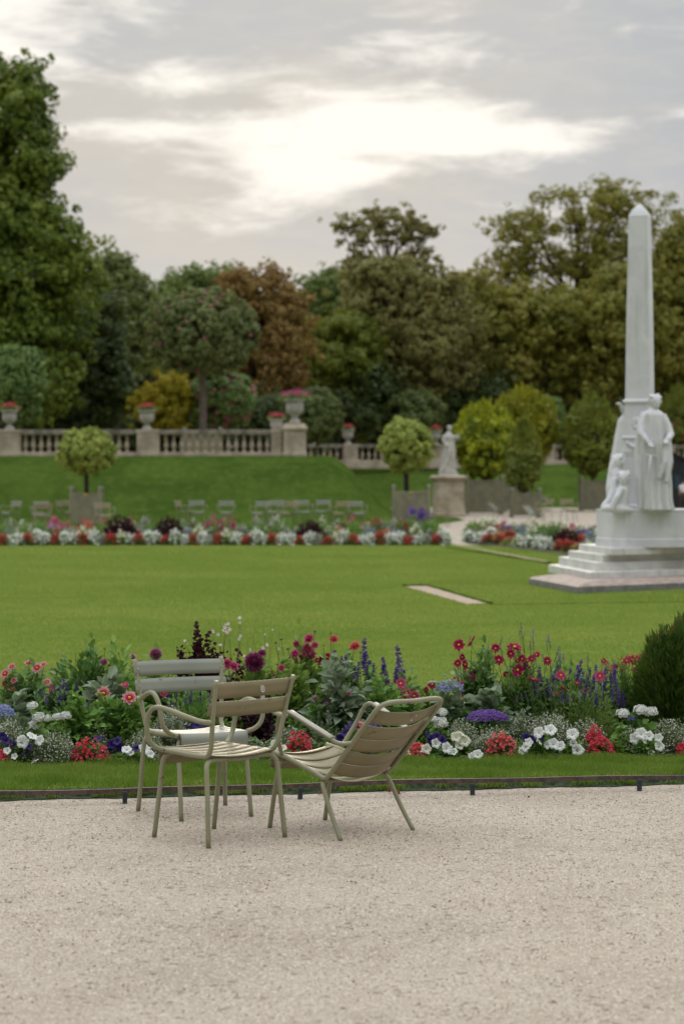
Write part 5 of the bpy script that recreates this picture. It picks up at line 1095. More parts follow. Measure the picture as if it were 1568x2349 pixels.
P_('sage_plant', 'grey green felted sage leaves above the pink star dahlias', 'plant', 245, .72, 5).mound(72, 1552, 'sage_leaf', 150, .11, .055, droop=.35, base=.12)
P_('dahlia_plant', 'low dahlia with large pink edged star flowers left of the armchairs', 'dahlia', 268, .48, 6).mound(92, 1592, 'bed_green', 760, .07, .034).flowers([(237, 1592, 1.15), (297, 1602, 1.2)], 'bicolour', 1.0, jit=.25).flowers([(287, 1572, .7), (232, 1650, .75), (376, 1590, .8), (180, 1640, .5)], 'pinksingle', .8).flowers([(268, 1623, .6), (322, 1650, .6), (205, 1610, .6), (250, 1660, .5)], 'bud', .7)
P_('leafy_plant', 'bright green leafy clump below the pink star dahlias', 'plant', 178, .38, 7).mound(66, 1612, 'bed_green', 420, .065, .034)
P_('ageratum', 'powder blue ageratum at the left edge above white geraniums', 'ageratum', 8, .42, 8).mound(34, 1640, 'sage_leaf', 70, .05, .03).cluster(26, 1617, 1640, 'ageratum', 240, .009, petal=5)
P_('cabbage_plant', 'round blue grey leaves beside the powder blue ageratum', 'plant', 42, .36, 9).mound(26, 1632, 'sage_leaf', 40, .075, .06, droop=.1)
P_('sage_plant', 'broad grey leaves under the left edge dahlia', 'plant', 45, .62, 10).mound(54, 1594, 'sage_leaf', 90, .09, .055, base=.08)
P_('white_geranium', 'white geranium with three round heads at the far left', 'geranium', 84, .26, 11).mound(34, 1650, 'bed_green', 90, .05, .045).flowers([(74, 1619, .95), (89, 1646, 1.1), (78, 1664, 1.0), (108, 1648, .7)], 'umbel_white', .85, face=(0, -.6, 1), jit=.2)
P_('white_geranium', 'white geranium with one wide double head above the frost flowers', 'geranium', 140, .30, 12).mound(26, 1658, 'bed_green', 70, .05, .045).flowers([(132, 1645, .95), (150, 1642, 1.0)], 'umbel_white', .85, face=(0, -.6, 1), jit=.2)
def frost(px, off, rpx, top, seed, label, n=1500, white=700):
    p = P_('frost_euphorbia', label, 'euphorbia', px, off, seed); p.mound(rpx, top, 'frost_leaf', n, .015, .008, inner=.25, up=.5, droop=0, squash=.7)
    g = p.g; D = rdir(white, g); D[:, 2] = np.abs(D[:, 2]); P = D * g.uniform(.7, 1.06, (white, 1)) * np.array([rpx * p.k, rpx * p.k * .7, p.h(top)]); b = Buf(); b.pat(quadleaf(P, rdir(white, g), rdir(white, g) + np.array([0, -.5, .6]), .011, .010), [(0, 1, 2, 3)]); b.obj('blossoms', 'frost_white', p.root)
    tips = P[:60]; p.stems(tips, 'stem_green', .0009); return p
frost(22, .22, 44, 1650, 13, 'airy white frost euphorbia at the left edge of the bed')
frost(125, .16, 58, 1680, 14, 'wide airy frost euphorbia left of the first red begonia')
frost(212, .34, 44, 1652, 15, 'airy frost euphorbia behind the first red begonia', 900, 450)
frost(330, .26, 48, 1678, 16, 'airy frost euphorbia beside the front left chair leg')
frost(395, .55, 52, 1622, 17, 'airy frost euphorbia seen between the two armchairs')
frost(760, .45, 62, 1672, 18, 'airy frost euphorbia behind the arm of the lounge chair')
frost(888, .22, 46, 1690, 19, 'airy frost euphorbia seen through the lounge chair arm', 900, 450)
frost(660, .42, 46, 1664, 20, 'airy frost euphorbia right above the middle red begonia', 900, 400)
frost(1060, .30, 46, 1652, 21, 'airy frost euphorbia just right of the lounge chair back')
frost(1130, .20, 56, 1668, 22, 'airy frost euphorbia under the violet heliotrope')
frost(1195, .45, 42, 1640, 23, 'airy frost euphorbia between heliotrope and lavender stems')
frost(1262, .40, 62, 1638, 24, 'pale dense frost euphorbia in the middle right of the bed', 1900, 1200)
frost(1345, .32, 52, 1650, 25, 'airy frost euphorbia behind the tall red begonia')
frost(1455, .22, 50, 1668, 26, 'airy frost euphorbia under the right white geraniums')
frost(1538, .24, 54, 1650, 27, 'airy frost euphorbia at the right edge of the bed')
frost(560, .30, 60, 1690, 28, 'airy frost euphorbia behind the seats of the armchairs')
def begonia(px, top, rpx, seed, label, mat='begonia_red', off=.12, n=150, cx=0):
    return P_('begonia', label, 'begonia', px, off, seed).mound(rpx * .95, top + 12, 'bed_dark_green', 120, .035, .028).cluster(rpx, top, 1752, mat, n, .014, petal=4)
begonia(206, 1694, 44, 31, 'round coral red begonia left of the armchairs'); begonia(-4, 1720, 26, 32, 'red begonia cut off by the left edge'); begonia(686, 1676, 36, 33, 'red begonia between the armchair and the lounge chair', off=.2)
begonia(1149, 1680, 38, 34, 'coral pink begonia right of the lounge chair', 'begonia_pink'); begonia(1376, 1690, 32, 35, 'bright red begonia with a tall point behind it'); P_('begonia', 'upright red begonia spray above the bright red one', 'begonia', 1362, .22, 36).mound(14, 1680, 'bed_dark_green', 30, .03, .02).cluster(19, 1664, 1700, 'begonia_red', 45, .015)
begonia(1572, 1702, 22, 37, 'deep red begonia cut off by the right edge'); begonia(955, 1704, 24, 38, 'red begonia peeping out right of the lounge chair back', 'begonia_pink'); begonia(440, 1712, 26, 39, 'red begonia hidden behind the armchair legs', off=.2, n=60)
def petun(px, pts, key, seed, label, off=.15, navy=None, rpx=30, top=None):
    p = P_('petunia', label, 'petunia', px, off, seed); t = top or min(q[1] for q in pts) + 8; p.mound(rpx, t, 'bed_light_green' if seed % 2 else 'bed_green', 150, .035, .022); p.flowers(pts, key, 1.0, face=(0, -1, .55), jit=.4, dd=-.06); 
    if navy: p.flowers(navy, 'petunia_navy', .9, dd=-.04, part='navy_flower', stem=False)
    return p
petun(52, [(52, 1702, 1.2), (74, 1688, 1.0), (90, 1698, .9), (16, 1722, .7), (80, 1746, .8), (33, 1735, .6)], 'petunia_white', 41, 'white petunia with navy blooms at the far left front', navy=[(14, 1698), (30, 1705), (56, 1726), (5, 1690), (66, 1712)])
petun(250, [(232, 1738, .4)], 'petunia_navy', 42, 'navy blue petunia just right of the coral begonia', navy=[(258, 1708, 1.1), (268, 1700), (246, 1715), (225, 1693), (275, 1716)], off=.22)
petun(310, [(290, 1719, .9), (332, 1718, 1.1), (346, 1730, .7), (300, 1728, .6)], 'petunia_white', 43, 'white petunia by the front leg of the khaki armchair', navy=[(312, 1716), (318, 1708, .7)])
petun(480, [(480, 1700, .7), (410, 1706, .8)], 'petunia_navy', 44, 'navy petunia seen between the armchair legs and arm', navy=[(452, 1662, 1.2), (470, 1668), (436, 1674)], off=.35, top=1670)
petun(650, [(632, 1708, 1.0), (646, 1716, .9), (625, 1718, .7)], 'petunia_cream', 45, 'cream petunia left of the middle red begonia', off=.16)
petun(836, [(920, 1692, .8)], 'petunia_cream', 46, 'navy petunia above the arm of the lounge chair', navy=[(800, 1668), (812, 1662), (856, 1658, 1.1), (835, 1690), (790, 1680), (820, 1702), (873, 1676), (780, 1695), (862, 1668, .8)], off=.3, rpx=60, top=1672)
petun(965, [(945, 1725, .8), (960, 1720, .9), (978, 1718, .9), (935, 1733, .6)], 'petunia_cream', 47, 'cream petunia right behind the reclined chair back')
petun(1030, [(1025, 1716, 1.1), (1000, 1706, .9), (1040, 1724, .7)], 'petunia_white', 48, 'white petunia with navy blooms right of the lounge chair', navy=[(1002, 1690, 1.0), (1012, 1698), (990, 1697), (982, 1686)])
petun(1060, [(1046, 1690, 1.0), (1066, 1700, 1.0), (1054, 1708, .9), (1060, 1684, .7)], 'petunia_cream', 49, 'cream petunia left of the coral pink begonia', off=.2)
petun(1085, [(1095, 1731, .9), (1082, 1735, .7)], 'petunia_white', 50, 'lowest white petunia blooms left of the pink begonia', off=.05, rpx=18)
petun(1205, [(1205, 1712, 1.1), (1198, 1722, .9), (1212, 1703, .8)], 'petunia_white', 51, 'white petunia just right of the coral pink begonia', navy=[(1208, 1693), (1216, 1700)])
petun(1245, [(1235, 1680, 1.0), (1262, 1674, 1.1), (1236, 1698, 1.1), (1270, 1706, 1.1), (1284, 1711, .9), (1254, 1708, .8)], 'petunia_white', 52, 'bushy white petunia in the middle right front row', navy=[(1240, 1690, .8), (1222, 1694, .8)], rpx=36)
petun(1315, [(1312, 1684, 1.1), (1325, 1721, 1.1), (1314, 1705, .7)], 'petunia_white', 53, 'white petunia left of the bright red begonia')
petun(1485, [(1470, 1683, 1.1), (1455, 1694, 1.0), (1488, 1688, .9), (1510, 1693, .8), (1512, 1712, .9), (1492, 1725, .6), (1478, 1700, .6)], 'petunia_white', 54, 'bushy white petunia under the right white geraniums', rpx=42)
petun(1410, [(1400, 1745, .5)], 'petunia_white', 55, 'fresh green petunia clump right of the red begonia', rpx=26, top=1700)
P_('white_geranium', 'white geranium behind the top corner of the lounge chair', 'geranium', 1010, .28, 61).mound(34, 1660, 'bed_green', 90, .05, .045).flowers([(1014, 1634, .9), (1010, 1658, 1.25), (996, 1650, .8)], 'umbel_white', .85, face=(0, -.6, 1), jit=.2)
P_('white_geranium', 'single headed white geranium left of the feathery shrub', 'geranium', 1427, .28, 62).mound(22, 1655, 'bed_green', 60, .05, .045).flowers([(1427, 1637, 1.15)], 'umbel_white', .85, face=(0, -.6, 1), jit=.2)
P_('white_geranium', 'largest white geranium in front of the feathery shrub', 'geranium', 1480, .28, 63).mound(30, 1650, 'bed_green', 80, .05, .045).flowers([(1468, 1629, 1.25), (1493, 1633, 1.15)], 'umbel_white', .85, face=(0, -.6, 1), jit=.2).flowers([(1448, 1648)], 'petunia_navy', 1.0)
# centre
p = P_('burgundy_amaranth', 'dark burgundy leafed plant rising behind the grey armchair', 'plant', 462, 1.25, 71); p.mound(32, 1461, 'burgundy_leaf', 420, .032, .026, cx=-4, upright=.6, base=.30, inner=.3).mound(24, 1478, 'burgundy_leaf', 150, .030, .024, cx=-44, base=.38, part='side_foliage', inner=.3).mound(28, 1482, 'burgundy_leaf', 170, .030, .024, cx=36, base=.36, part='side_foliage', inner=.3).stems([(-.02, 0, .5), (-.12, 0, .5), (.1, 0, .48)], 'burgundy_leaf', .004)
P_('burgundy_basil', 'dark burgundy leaf clump under the big pompon dahlia', 'plant', 556, .95, 72).mound(62, 1530, 'burgundy_leaf', 520, .032, .026, inner=.4, base=.12)
P_('burgundy_basil', 'low black burgundy clump seen through the khaki armchair', 'plant', 590, .55, 73).mound(58, 1612, 'burgundy_leaf', 420, .036, .028, inner=.3)
P_('pompon_dahlia', 'tall pompon dahlia with a big magenta pink head', 'dahlia', 590, .85, 74).mound(58, 1530, 'bed_light_green', 260, .075, .034, base=.1).flowers([(583, 1518, 1.35)], 'pompon', 1.0, jit=.1, face=(0, -1, .4)).flowers([(520, 1523, .8), (536, 1528, .75)], 'pinkdouble', 1.0).flowers([(600, 1498, .6)], 'pompon', 1.0)
P_('pompon_dahlia', 'pale pink pompon dahlia above the grey armchair back', 'dahlia', 352, 1.1, 75).mound(44, 1520, 'bed_green', 220, .075, .034).flowers([(357, 1500, .9)], 'palepompon', 1.0, jit=.1, face=(0, -1, .4)).flowers([(372, 1574, .7), (425, 1572, .7), (340, 1572, .6)], 'pinksingle', .9).flowers([(322, 1520, .5)], 'palepompon', .8)
P_('gaura', 'airy gaura with tiny white flowers above the burgundy leaves', 'gaura', 520, 1.3, 76).mound(60, 1560, 'bed_light_green', 160, .04, .010, upright=.6).flowers([(489, 1447), (516, 1440, 1.3), (521, 1450, 1.3), (512, 1448, 1.2), (550, 1418, 1.1), (551, 1428), (552, 1459), (500, 1456), (424, 1470), (505, 1480), (524, 1432), (548, 1466), (488, 1452), (526, 1444, 1.2), (430, 1478), (518, 1433)], 'gaura', .95, jit=.6, dd=0, mat_st='stem_tan', r=.0011).stems([tuple(P_x) for P_x in []] or [(-.26, 0, .80), (-.22, .02, .66), (-.30, .03, .62), (-.04, 0, .84), (.02, 0, .80), (.10, .02, .78), (.14, 0, .72), (.20, .02, .85), (-.12, .03, .76)], 'stem_tan', .001)
P_('gaura', 'second airy gaura leaning right of the pompon dahlia', 'gaura', 620, 1.25, 77).mound(44, 1545, 'bed_light_green', 170, .045, .012, upright=.6).flowers([(607, 1455), (612, 1480), (597, 1500), (640, 1488), (604, 1488, 1.2), (560, 1505), (575, 1490), (625, 1445, .6)], 'gaura', .95, jit=.6, dd=0, mat_st='stem_tan', r=.0011).stems([(-.05, 0, .84), (.01, 0, .86), (.06, .02, .78), (-.12, 0, .72)], 'stem_tan', .001)
P_('pink_dahlia', 'tall rose pink dahlia group behind the two armchairs', 'dahlia', 700, 1.2, 78).mound(78, 1508, 'bed_light_green', 560, .08, .040, upright=.3).flowers([(708, 1465, 1.1), (704, 1490, 1.1), (680, 1478, .7), (712, 1502, 1.0), (690, 1510, .9), (676, 1500, .8), (722, 1480, .7), (660, 1512, .6)], 'pinkdouble', .85).flowers([(722, 1448), (632, 1474), (660, 1488), (645, 1466)], 'bud', 1.0)
P_('coral_dahlia', 'coral dahlia pair between the pink group and the purple spikes', 'dahlia', 785, 1.15, 79).mound(66, 1530, 'bed_green', 380, .07, .034).flowers([(765, 1466, .85), (814, 1482, 1.05)], 'coral', .85, face=(0, -.5, 1), jit=.2).flowers([(738, 1513, .9), (750, 1508, .9), (728, 1516, .7)], 'crimson', .8).flowers([(800, 1500, .9), (758, 1452, .8), (742, 1480, .6), (826, 1496, .7)], 'bud', .9)
P_('blue_salvia', 'dense purple salvia spikes left of the gap in the bed', 'salvia', 850, 1.05, 80).mound(84, 1555, 'bed_green', 460, .055, .022, upright=.5).ups([(838, 1465, 1.5), (838, 1500, 1.1), (770, 1492, 1.2), (780, 1505), (797, 1502), (884, 1508, 1.2), (862, 1512), (900, 1528, 1.3), (912, 1540), (872, 1520), (852, 1522), (820, 1518), (808, 1528), (760, 1520), (893, 1545), (776, 1530, .8), (905, 1555, 1.1), (845, 1535), (788, 1515)], 'spike_purple', .95)
P_('blue_salvia', 'two tall lone purple salvia spikes at the gap in the bed', 'salvia', 920, 1.1, 81).mound(26, 1580, 'bed_green', 70, .05, .02, upright=.5).ups([(921, 1480, 1.35), (930, 1538, .8)], 'spike_purple', .95, tilt=.06)
P_('sage_plant', 'broad silver green sage leaves in the middle of the bed', 'plant', 775, .62, 82).mound(90, 1552, 'sage_leaf', 380, .10, .052, droop=.35, inner=.5)
P_('leafy_plant', 'fresh green leafy plant right of the khaki armchair back', 'plant', 672, .75, 83).mound(60, 1545, 'bed_light_green', 380, .07, .036, upright=.3)
P_('leafy_plant', 'mid green leafy plant under the purple spikes', 'plant', 870, .60, 84).mound(70, 1575, 'bed_green', 460, .06, .034).flowers([(800, 1588, .5), (880, 1600, .5)], 'palepompon', .7)
P_('silver_curry', 'white silver spikes of a curry plant beside the armchair', 'plant', 745, .42, 85).mound(44, 1660, 'bed_green', 160, .035, .008, upright=.5).ups([(720, 1640), (735, 1632), (750, 1640), (760, 1648), (742, 1655), (728, 1655), (770, 1655), (778, 1668), (712, 1652), (756, 1630)], 'spike_silver', .9)
P_('silver_curry', 'white silver spikes seen under the arm of the khaki chair', 'plant', 425, .36, 86).mound(36, 1680, 'bed_green', 120, .035, .008, upright=.5).ups([(412, 1655), (424, 1650), (436, 1660), (445, 1668), (430, 1672), (400, 1668)], 'spike_silver', .9).ups([(388, 1640), (396, 1652)], 'spike_silver', .8)
P_('purple_salvia', 'low violet flowering salvia seen between the armchair backs', 'salvia', 440, .75, 87).mound(82, 1592, 'bed_green', 420, .045, .018, upright=.5).ups([(382 + i * 11, 1582 + (i * 37 % 23)) for i in range(11)], 'spike_purple', .5)
P_('dahlia_plant', 'dark leafed dahlia with one pink bloom beside the lounge chair arm', 'dahlia', 835, .35, 88).mound(38, 1665, 'bed_green', 170, .055, .03).flowers([(824, 1667, 1.0)], 'bicolour', .95, jit=.1)
P_('red_dahlia', 'red pink dahlia leaning over the top of the lounge chair', 'dahlia', 935, .75, 89).mound(46, 1600, 'bed_green', 200, .06, .03).flowers([(918, 1569, 1.0), (932, 1590, .8), (950, 1597, .9), (925, 1602, .6)], 'pinksingle', .95)
P_('red_dahlia', 'low red dahlia with yellow eye at the gap of the bed', 'dahlia', 985, .85, 90).mound(36, 1590, 'bed_green', 160, .055, .03).flowers([(991, 1571, .85), (978, 1583, .6), (1052, 1568, .7)], 'crimson', .95)
P_('ageratum', 'powder blue flowered plant with grey leaves right of the gap', 'ageratum', 1030, .72, 91).mound(52, 1575, 'sage_leaf', 190, .07, .04).cluster(36, 1560, 1585, 'ageratum', 110, .009, petal=5)
# right
P_('crimson_dahlia', 'tall crimson single dahlias left of the lavender stems', 'dahlia', 1100, .95, 92).mound(72, 1520, 'bed_dark_green', 520, .075, .036).flowers([(1082, 1472, 1.05), (1052, 1480, 1.0), (1136, 1488, .8), (1049, 1522, .7), (1064, 1525, 1.0), (1040, 1560, .6), (1061, 1508, .7)], 'crimson', .95).flowers([(1092, 1551, 1.35)], 'magenta', .95, jit=.1).flowers([(1037, 1612, .9)], 'magenta', .8).flowers([(1060, 1603, .8)], 'crimson', .8).flowers([(1098, 1500), (1080, 1528), (1120, 1495), (1105, 1520), (1045, 1540), (1066, 1552), (1130, 1545)], 'bud', .8)
P_('crimson_dahlia', 'crimson and magenta dahlias right above the purple spikes', 'dahlia', 1190, 1.0, 93).mound(74, 1528, 'bed_green', 420, .065, .032).flowers([(1179, 1486, 1.35), (1170, 1500, .8), (1143, 1515, .9), (1188, 1538, 1.15), (1222, 1560, 1.1), (1254, 1517, .8), (1230, 1503, .7), (1196, 1512, .8), (1210, 1517, .8), (1218, 1512, .7), (1160, 1548, .6)], 'crimson', .95).flowers([(1200, 1524, 1.0), (1208, 1534, .9), (1186, 1518, .8), (1194, 1530, .9)], 'magenta', .85)
P_('sage_plant', 'very broad grey green leaves under the magenta dahlia', 'plant', 1118, .55, 94).mound(58, 1575, 'sage_leaf', 60, .13, .075, droop=.3, base=.05).mound(70, 1605, 'bed_dark_green', 260, .09, .05, part='lower_foliage')
P_('purple_salvia', 'wide mass of deep purple salvia spikes right of centre', 'salvia', 1310, .95, 95).mound(110, 1538, 'bed_green', 620, .05, .02, upright=.5).ups([(1212 + i * 8.4, 1520 + (i * 53 % 38), .85 + (i * 7 % 5) * .08) for i in range(25)] + [(1230, 1550), (1262, 1558), (1300, 1562), (1345, 1560), (1385, 1556), (1325, 1512, 1.1), (1388, 1540)], 'spike_purple', .9)
P_('purple_salvia', 'lower purple salvia in front of the deep purple mass', 'salvia', 1350, .65, 96).mound(92, 1590, 'bed_light_green', 420, .045, .016, upright=.5).ups([(1262 + i * 13, 1575 + (i * 31 % 26)) for i in range(14)], 'spike_purple', .62).flowers([(1285, 1550, .95), (1375, 1552, .95)], 'pinksingle', .95, jit=.2).flowers([(1276, 1592, .35)], 'coral', .8)
P_('lavender', 'tall thin lavender stems with small grey heads above the bed', 'lavender', 1262, .62, 97).mound(44, 1660, 'frost_leaf', 140, .05, .006, upright=.6).ups([(1195, 1428, 1.2), (1191, 1444, .8), (1200, 1448, .8), (1222, 1438, 1.2), (1260, 1452, 1.2), (1254, 1466, .9), (1216, 1470), (1223, 1460, .9), (1145, 1460, 1.2), (1118, 1477), (1078, 1458, .8), (1275, 1480, 1.3), (1285, 1496, 1.2), (1283, 1505), (1276, 1508), (1292, 1498, 1.2), (1348, 1500, 1.2), (1380, 1512), (1394, 1518), (1408, 1510), (1264, 1525), (1247, 1500), (1152, 1484)], 'spike_lavender', .95, tilt=.15)
P_('lavender', 'lower fan of lavender stems crossing in front of the purple mass', 'lavender', 1275, .50, 98).mound(36, 1668, 'frost_leaf', 120, .05, .006, upright=.6).ups([(1170 + i * 13, 1565 + (i * 29 % 33)) for i in range(18)], 'spike_lavender', .8, tilt=.3)
P_('red_daisies', 'cluster of small deep red daisies left of the feathery shrub', 'daisy', 1435, 1.05, 99).mound(56, 1530, 'bed_green', 260, .05, .022, upright=.4).flowers([(1390, 1522), (1400, 1540), (1410, 1530), (1420, 1512), (1430, 1522), (1437, 1516, 1.2), (1445, 1506, 1.2), (1452, 1520), (1460, 1514, 1.2), (1468, 1522), (1473, 1510), (1440, 1530), (1455, 1532), (1426, 1534), (1398, 1530), (1472, 1535), (1384, 1516, .9), (1448, 1513, 1.2), (1466, 1506)], 'red_daisy', 1.0, face=(0, -.8, .8))
P_('red_daisies', 'magenta red daisies rising behind the feathery shrub', 'daisy', 1545, 1.5, 100).mound(50, 1462, 'bed_green', 160, .05, .022, upright=.4).flowers([(1552, 1428), (1562, 1424, 1.2), (1566, 1434), (1545, 1438), (1540, 1442), (1512, 1456), (1497, 1472, .8), (1530, 1447), (1520, 1468, .8), (1566, 1418)], 'red_daisy', 1.0, face=(0, -.8, .8))
p = P_('feathery_shrub', 'large dark feathery green shrub at the right edge of the bed', 'shrub', 1545, .80, 101); g = p.g
n = 30000; D = rdir(n, g); D[:, 2] = np.abs(D[:, 2] + .1); D = unit(D); q = g.uniform(.45, 1.0, (n, 1)) ** .6 * (1 + .10 * np.sin(D[:, :1] * 9) + .06 * np.sin(D[:, 2:] * 14)); P = D * q * np.array([104 * p.k, 80 * p.k, p.h(1450)]); dr = unit(D + np.array([0, 0, .5]) + rdir(n, g) * .45)
b = Buf(); b.pat(quadleaf(P, dr, rdir(n, g), .062 * g.uniform(.5, 1.2, n), .0065), [(0, 1, 2, 3)]); D2 = rdir(420, g); D2[:, 2] = np.abs(D2[:, 2] + .1); D2 = unit(D2); T = D2 * np.array([104 * p.k, 80 * p.k, p.h(1452)]) * g.uniform(.86, 1.0, (420, 1)); T = np.repeat(T, 22, 0); dd = unit(np.repeat(D2, 22, 0) + np.array([0, 0, .7]) + np.repeat(rdir(420, g) * .4, 22, 0)); q = g.uniform(0, 1, (len(T), 1)); T = T + dd * q * np.repeat(g.uniform(.03, .085, 420), 22)[:, None]
b.pat(quadleaf(T, dd + rdir(len(T), g) * .5, rdir(len(T), g), .038, .0045), [(0, 1, 2, 3)]); b.obj('foliage', 'needle_green', p.root); b = Buf(); tube(b, [(0, 0, 0), (.01, 0, .3), (0, .02, .6)], [.015, .01, .004], 8); b.obj('stem', 'bark', p.root)
P_('heliotrope', 'flat violet heliotrope cushion above the pink begonia', 'heliotrope', 1118, .42, 102).mound(46, 1645, 'bed_dark_green', 150, .04, .022).cluster(48, 1628, 1652, 'heliotrope', 620, .0075, petal=4, squash=.6)
P_('fern_plant', 'fine feathery blue green tuft between frost flowers', 'plant', 1385, .40, 103).mound(34, 1615, 'soft_green_leaf', 420, .03, .004, upright=.6, inner=.2)
P_('fern_plant', 'low bright green leaves right of the bright red begonia', 'plant', 1425, .22, 104).mound(32, 1680, 'bed_green', 170, .04, .03)
P_('pink_dahlia', 'small rose pink dahlia between the pompon and the coral dahlias', 'dahlia', 640, .9, 110).mound(40, 1540, 'bed_light_green', 180, .07, .034).flowers([(645, 1532, .7), (628, 1552, .6), (655, 1568, .5)], 'pinkdouble', .8).flowers([(636, 1524), (662, 1530)], 'bud', .8)
P_('crimson_dahlia', 'small crimson dahlia in front of the deep purple salvia mass', 'dahlia', 1300, .8, 111).mound(36, 1572, 'bed_green', 170, .06, .03).flowers([(1292, 1578, .6), (1322, 1568, .55), (1340, 1584, .5)], 'crimson', .85).flowers([(1306, 1560), (1334, 1556)], 'bud', .7)
P_('pink_dahlia', 'low pink dahlia tangled in the sage leaves in the middle of the bed', 'dahlia', 730, .55, 112).mound(34, 1600, 'bed_green', 150, .055, .028).flowers([(722, 1602, .45), (748, 1614, .4), (800, 1590, .45)], 'palepompon', .8)
P_('silver_curry', 'pale silver tuft between the heliotrope and the dense frost flowers', 'plant', 1240, .30, 113).mound(30, 1662, 'silver_leaf', 120, .035, .008, upright=.5).ups([(1226, 1655), (1240, 1650), (1252, 1658), (1262, 1664)], 'spike_silver', .8)
P_('purple_salvia', 'few short violet spikes in front of the left leafy bush', 'salvia', 92, .62, 114).mound(30, 1600, 'bed_green', 110, .045, .018, upright=.5).ups([(84, 1584), (96, 1578), (106, 1590)], 'spike_purple', .5)
# low green filler plants that keep the soil covered
fi = 0
for row, (off, top, step) in enumerate(((.10, 1726, 47), (.30, 1688, 58), (.62, 1628, 60), (.98, 1572, 62), (1.35, 1545, 70))):
    for px in range(-60 - 8 * step, 1640 + 9 * step, step):
        if row == 4 and 930 < px < 1020: continue
        if row == 3 and 940 < px < 1000: continue
        j = (fi * 37) % 23; p = Plant('filler_plant', ['low green leafed filler plant along the front edge of the bed', 'low green leafed filler plant in the second row of the bed', 'green leafed filler plant in the middle rows of the bed', 'green leafed filler plant in the shade of the tall flowers', 'green leafed filler plant at the back of the bed by the lawn'][row], 'plant', px + j, off + (j % 5) * .02, 200 + fi, 'green filler plants of the near bed')
        p.mound(step * .62, top + j * .7, ['bed_green', 'bed_dark_green', 'bed_light_green', 'bed_green', 'frost_leaf', 'bed_dark_green', 'sage_leaf'][(fi * 5) % 7] if row > 0 else ['bed_green', 'bed_light_green', 'frost_leaf'][fi % 3], [110, 130, 170, 190, 190][row], [.032, .04, .05, .06, .055][row], [.018, .022, .026, .026, .024][row]); fi += 1

# ------------------------------------------------------------------ far beds: each clump a thing, prototypes copied
def clump(name, leafm, petm, r, h, npet, psz, seed, leafL=.09, spikes=False, cover=.7):
    g = np.random.default_rng(seed); root = empty(name, (0, 0, 0)); n = 700 if leafm == 'burgundy_leaf' else 230; D = rdir(n, g); D[:, 2] = np.abs(D[:, 2]); P = D * g.uniform(.5, 1, (n, 1)) * np.array([r, r, h * .92])
    b = Buf(); b.pat(quadleaf(P, D + rdir(n, g) * .6 + np.array([0, 0, .4]), rdir(n, g), leafL * g.uniform(.6, 1.3, n), leafL * .6), [(0, 1, 2, 3)]); b.obj('foliage', leafm, root)
    if npet:
        if spikes: a = g.uniform(-1, 1, (14, 2)) * r; P = np.repeat(np.c_[a, np.full(14, h * .8)], npet // 14, 0); P[:, 2] += g.uniform(0, .30 * h, len(P)); P[:, :2] += g.normal(size=(len(P), 2)) * .012
        else:
            c = rdir(max(4, npet // 9), g); c[:, 2] = np.abs(c[:, 2]) + .1; c = unit(c); P = np.repeat(c, 9, 0) * np.array([r, r, h]) * 1.0 + g.normal(size=(len(c) * 9, 3)) * psz * .55
        b = Buf(); b.pat(quadleaf(P, rdir(len(P), g), rdir(len(P), g) + np.array([0, -.6, .6]), psz, psz * .9), [(0, 1, 2, 3)]); b.obj('blossoms', petm, root)
    return root
KIND = {
 'white': ('white_begonia', 'bed_light_green', 'white_petal', .18, .21, 340, .070), 'cream': ('white_begonia', 'bed_light_green', 'cream_petal', .18, .24, 260, .065), 'red': ('red_begonia', 'bed_dark_green', 'begonia_red', .15, .22, 300, .055), 'pink': ('pink_flowers', 'bed_green', 'pink_petal', .25, .50, 130, .06), 'palepink': ('pale_pink_dahlia', 'bed_green', 'gaura_petal', .26, .55, 70, .07),
 'coral': ('coral_flowers', 'bed_green', 'begonia_pink', .24, .48, 80, .07), 'magenta': ('magenta_flowers', 'bed_green', 'magenta_petal', .28, .58, 200, .055), 'silver': ('silver_mound', 'silver_leaf', 'frost_white', .22, .28, 60, .035), 'frost': ('frost_mound', 'frost_leaf', 'frost_white', .24, .34, 120, .03), 'green': ('green_mound', 'bed_green', None, .26, .42, 0, 0),
 'lime': ('light_green_mound', 'bed_light_green', None, .24, .40, 0, 0), 'dark': ('burgundy_plant', 'burgundy_leaf', None, .44, .62, 0, 0), 'deepgreen': ('dark_green_plant', 'bed_dark_green', None, .30, .48, 0, 0), 'blue': ('blue_ageratum', 'sage_leaf', 'ageratum', .24, .34, 150, .045), 'violet': ('violet_salvia', 'bed_green', 'salvia_purple', .24, .58, 168, .05), 'sage': ('sage_mound', 'sage_leaf', None, .26, .45, 0, 0), 'crimson': ('crimson_flowers', 'bed_dark_green', 'crimson_petal', .26, .50, 150, .06)}
PROT = {}
def put(kind, px, d, top, label, s=1.0):
    v = len([1 for k in PROT if k == kind]); nm, lf, pt, r, h, npet, psz = KIND[kind]
    if kind not in PROT: o = PROT[kind] = clump(nm, lf, pt, r, h, npet, psz, hash_(kind), spikes=(kind == 'violet'))
    else: o = copy_tree(PROT[kind])
    top -= 3; hz = CAMH - (top - HOR) / F_PX * d - .03; o.location = ((px - 784) / F_PX * d, d, .03); o.scale = (s, s, hz / h); o.rotation_euler = (0, 0, px * 1.7 % 6.28); tag(o, label, 'flower clump' if pt else 'plant', 'planted clumps of the far beds'); return o
def hash_(k): return sum(ord(c) * (i + 3) for i, c in enumerate(k))
g = random.Random(5)
reds = [3, 63, 125, 190, 257, 318, 381, 445, 498, 566, 623, 686, 749, 809, 870, 934, 1002]
dfar = lambda px: 64.2 + .25 * (px / 1000)
